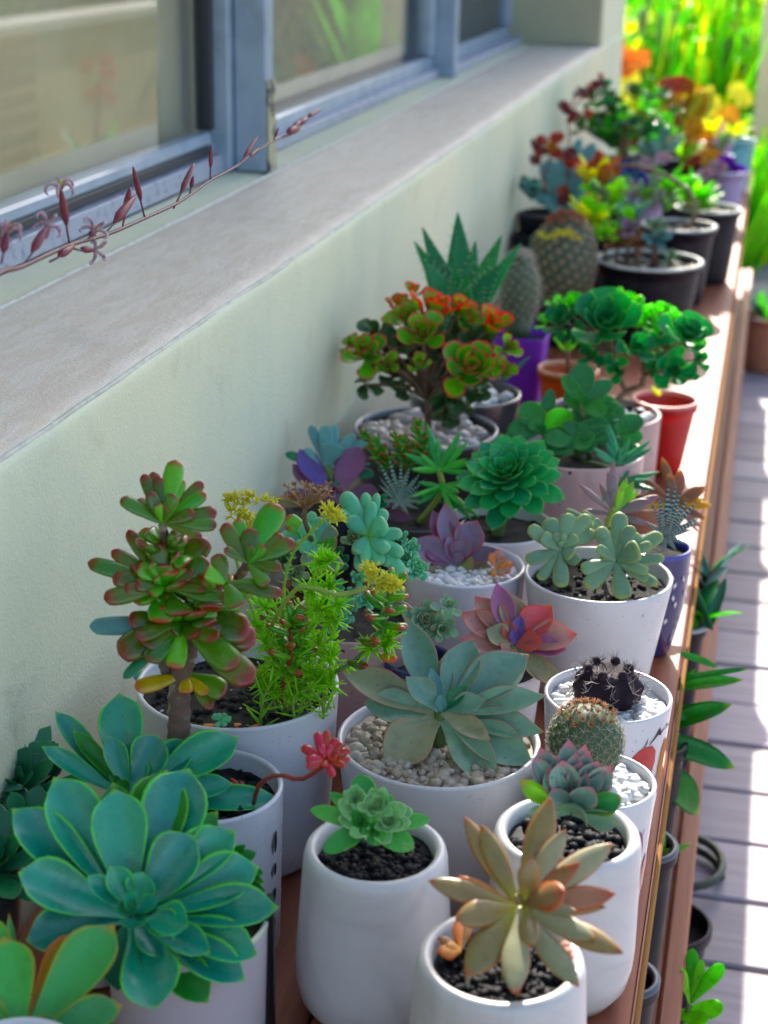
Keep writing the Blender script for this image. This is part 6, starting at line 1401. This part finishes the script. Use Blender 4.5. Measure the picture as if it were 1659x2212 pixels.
# ================================================================== GARDEN
def clump(name, lab, cat, loc, n, H, W, kinds, mats, spread, group=None, flowers=None, lean=.5):
    t = thing(name, lab, cat, loc, group)
    a = {}
    for i in range(n):
        m = random.randrange(len(mats)); a.setdefault(m, Acc())
        an = rnd(0, 6.283); rr = math.sqrt(rnd(0, 1)) * spread; q = V(loc) + V((math.cos(an) * rr, math.sin(an) * rr, 0))
        hh = H * rnd(.5, 1.0); d = V((rnd(-1, 1) * lean, rnd(-1, 1) * lean, 1)).normalized()
        k = random.choice(kinds)
        if k == 'strap': a[m].add(random.choice(LT['strap']), leaf_matrix(q, q + d * hh, W * rnd(.7, 1.2), V((d.x + .01, d.y + .01, .1)).normalized()))
        else:
            b0 = q + V((0, 0, hh * rnd(.1, .9))); d2 = V((rnd(-1, 1), rnd(-1, 1), rnd(-.2, 1))).normalized()
            a[m].add(random.choice(LT['spoonlow']), leaf_matrix(b0, b0 + d2 * W * 2.4, W * 1.5, V((rnd(-1, 1), rnd(-1, 1), 1)).normalized()))
    for m in a: a[m].build('foliage', mats[m], t, kind='stuff')
    st = Acc()
    for i in range(12):
        q = V(loc) + V((rnd(-1, 1) * spread * .5, rnd(-1, 1) * spread * .5, 0)); st.add(tube([q, q + V((rnd(-.05, .05), rnd(-.05, .05), H * .8))], .008, 5))
    st.build('stems', M_GRST, t)
    if flowers:
        for (x, y, z, R, m) in flowers: bloom(t, [V((x, y, z))], R, m, n=7, w=.8)
    return t
GZ = DZ - .06
G = 'clumps of sunlit plants in the garden beyond the house'
def gp(px, Y): q = at(px, 200, y=Y); return q.x
clump('strap_leaf_clump', 'bright green mixed leafy clump just past the house corner', 'plant', (gp(1380, 7.0), 7.0, GZ), 900, 1.15, .030, ['strap', 'l', 'l', 'l', 'l', 'l'], [L_BG, L_BG2, L_BG3], .28, G)
clump('strap_leaf_clump', 'tall lime leafy clump in the middle of the garden view', 'plant', (gp(1450, 7.6), 7.6, GZ), 950, 1.35, .030, ['strap', 'l', 'l', 'l', 'l', 'l'], [L_BG2, L_BG2, L_BG3], .30, G)
clump('garden_shrub', 'yellow-green shrub near the top right of the garden view', 'shrub', (gp(1530, 7.9), 7.9, GZ), 900, 1.35, .032, ['strap', 'l', 'l', 'l', 'l', 'l'], [L_BG3, L_BG2, L_BG], .28, G)
clump('garden_shrub', 'green shrub beside the pale garden post', 'shrub', (gp(1600, 7.4), 7.4, GZ), 800, 1.05, .030, ['strap', 'l', 'l', 'l'], [L_BG2, L_BG], .24, G)
clump('garden_shrub', 'low green bush below the pale post at the right edge', 'shrub', (gp(1650, 6.4), 6.4, GZ), 500, .60, .03, ['l', 'l', 'l', 'strap'], [L_BG, L_BG3], .22, G)
for i, (px_, Y, H, m, lb) in enumerate(((1330, 9.2, 1.3, [L_BG, L_BG2], 'tall green shrub behind the left strap-leaved clump'), (1420, 9.6, 1.4, [L_BG2, L_BG], 'broad bright shrub in the back row, second from the house'), (1520, 9.4, 1.4, [L_BG, L_DARKG], 'darker green shrub in the back row left of the pale post'), (1640, 9.6, 1.4, [L_BG, L_BG2], 'green shrub in the back row behind the pale post'), (1750, 9.0, 1.3, [L_BG, L_BG2], 'green shrub right of the pale post'))):
    clump('garden_shrub', lb, 'shrub', (gp(px_, Y), Y, GZ), 620, H, .05, ['l', 'l', 'strap'], m, .42, G)
# orange daylilies by the corner and along the front of the bed
def flowerclump(lab, px_, py_, Y, m, R, n, sp, H=None):
    q = at(px_, py_, y=Y); t = clump('flower_clump', lab, 'flowers', (q.x, Y, GZ), 160, max(.3, q.z - GZ), .03, ['strap'], [L_BG, L_BG2], .14, 'clumps of orange and yellow garden flowers')
    for i in range(n): 
        bloom(t, [q + V((rnd(-1, 1) * sp, rnd(-.1, .1), rnd(-1, 1) * sp))], R, m, n=6, w=.7)
flowerclump('orange lily clump against the house corner', 1355, 145, 6.0, F_ORANGE, .045, 9, .045)
flowerclump('yellow flower clump below the orange lilies', 1345, 190, 6.1, F_YEL, .035, 6, .04)
flowerclump('yellow daisy clump right of the golden flower head', 1555, 240, 6.3, F_YEL, .04, 10, .09)
flowerclump('gold flower clump near the pale post', 1570, 270, 6.1, F_YORG, .04, 5, .04)
# pale post and low wall at the right
q = at(1650, 200, y=6.9)
a = Acc(); a.add(box(q.x - .03, q.x + .12, 6.85, 7.0, DZ - .02, 1.9, .004)); o = obj('post', a.tpl(), stucco('cream_post_paint', (.55, .50, .40), (.50, .46, .36), 300, .3), None, False)
label(o, 'tall cream painted post at the right edge of the garden', 'post')
# hedge behind everything
hd = thing('hedge', 'long dense bright hedge closing the garden at the back', 'hedge', (1.5, 12.5, GZ))
a = Acc(); a2 = Acc()
for i in range(9000):
    q = V((rnd(-3.0, 5.5), 12.5 + rnd(-.45, .3), GZ + rnd(0, 2.2))); d = V((rnd(-1, 1), rnd(-1.2, .4), rnd(-.5, 1))).normalized()
    (a if i % 2 else a2).add(LT['spoonlow'][0], leaf_matrix(q, q + d * .13, .08, V((rnd(-1, 1), rnd(-1, 1), 1)).normalized()))
a.build('foliage', L_BG2, hd, kind='stuff'); a2.build('foliage', L_BG, hd, kind='stuff')
ac = Acc(); ac.add(box(-3.0, 5.5, 12.6, 12.9, GZ, GZ + 2.1)); ac.build('shade_backing', plain('hedge_shade', (.10, .20, .03), .9), hd, False)  # solid box behind the leaves, coloured as the shade in their gaps
# what the window glass mirrors: a low tan garden wall with a white coping, and dark planting above it
gw = thing('garden_wall', 'low tan rendered wall with white coping across the deck, seen mirrored in the window', 'garden wall', (2.75, 9, DZ))
a = Acc(); a.add(box(2.7, 2.85, 6.2, 22, GZ, .10)); obj('wall', a.tpl(), plain('tan_render', (.66, .48, .26), .8, (.58, .42, .22), 3), gw, False)
a = Acc(); a.add(box(2.66, 2.9, 6.2, 22, .1005, .16, .004)); obj('coping', a.tpl(), plain('white_coping', (.70, .68, .62), .6), gw, False)
for k in range(7):
    a = Acc(); a.add(box(2.62, 2.64, 5.6, 7.6, DZ + .03 + k * .09, DZ + .095 + k * .09, .003)); obj('slat', a.tpl(), M_EDGE, gw, False)
pv = label(obj('patio', box(2.61, 6, -2, 24, DZ - .05, DZ), plain('pale_patio_paving', (.50, .42, .34), .8, (.42, .36, .30), 4), None, False), kind='structure')
clump('dark_shrub', 'dark shrub above the tan garden wall, seen mirrored in the glass', 'shrub', (3.6, 12, GZ), 900, 1.9, .08, ['l'], [L_DARKG], 1.2)

# coral aloe flowers standing out on the deck, seen mirrored in the panes
def mirrored(px, py, k, lab):
    q = at(px, py, x=-.132); d = ray(px, py); d.x = -d.x
    p_ = q + d * k; t = thing('flower_clump', lab, 'flowers', (p_.x, p_.y, DZ)); 
    stemtube(t, [(p_.x, p_.y, DZ), (p_.x + .02, p_.y, (DZ + p_.z) / 2), p_], .01, M_REDST, 6)
    tuft(t, V((p_.x, p_.y, DZ)), 14, .35, .05, 'strap', [L_BLUEG, L_BG])
    bloom(t, [p_ + V((rnd(-.07, .07), rnd(-.03, .03), rnd(-.10, .08))) for i in range(9)], .04, F_CORAL, n=6, w=.5)
F_CORAL = plain('coral_petal', (.85, .20, .10), .5, trans=.4)
mirrored(655, 165, 6.3, 'coral flower spikes on the deck mirrored in the second window pane')
mirrored(218, 175, 5.2, 'coral flower spike on the deck mirrored in the first window pane')

# dried leaves and crumbs fallen on the bench, the sill and into the pots
lit = Acc()
for i in range(150):
    x, y, z = rnd(.30, .585), rnd(.75, 2.6), .002
    q = V((x, y, z)); a_ = rnd(0, 6.28); L = rnd(.002, .009); d = V((math.cos(a_), math.sin(a_), rnd(0, .25)))
    lit.add(random.choice(LT['small']), leaf_matrix(q, q + d * L, L * rnd(.3, .6), V((0, 0, 1))))
label(lit.build('leaf_litter', plain('dry_leaf_litter', (.22, .13, .07), .8, (.10, .06, .035), 200)), kind='stuff')
dry = plain('dried_leaf', (.34, .22, .12), .75, (.20, .11, .06), 150, .4, 300)
def dried(parent, S, pts, Y):
    b = empty('dried_leaves', parent, A(S, pts[0][0], pts[0][1], Y))
    for (x, y, x2, y2, w_) in pts:
        b0 = A(S, x, y, Y); t0 = A(S, x2, y2, Y - .01); leaf(b, 'curvy', dry, b0, t0, kpx(S, w_, b0), V((0, -.4, 1)))
dried(t_front, C6, ((500, 1500, 330, 1640, 90), (700, 1500, 640, 1760, 100), (1000, 1500, 1180, 1600, 80)), .80)
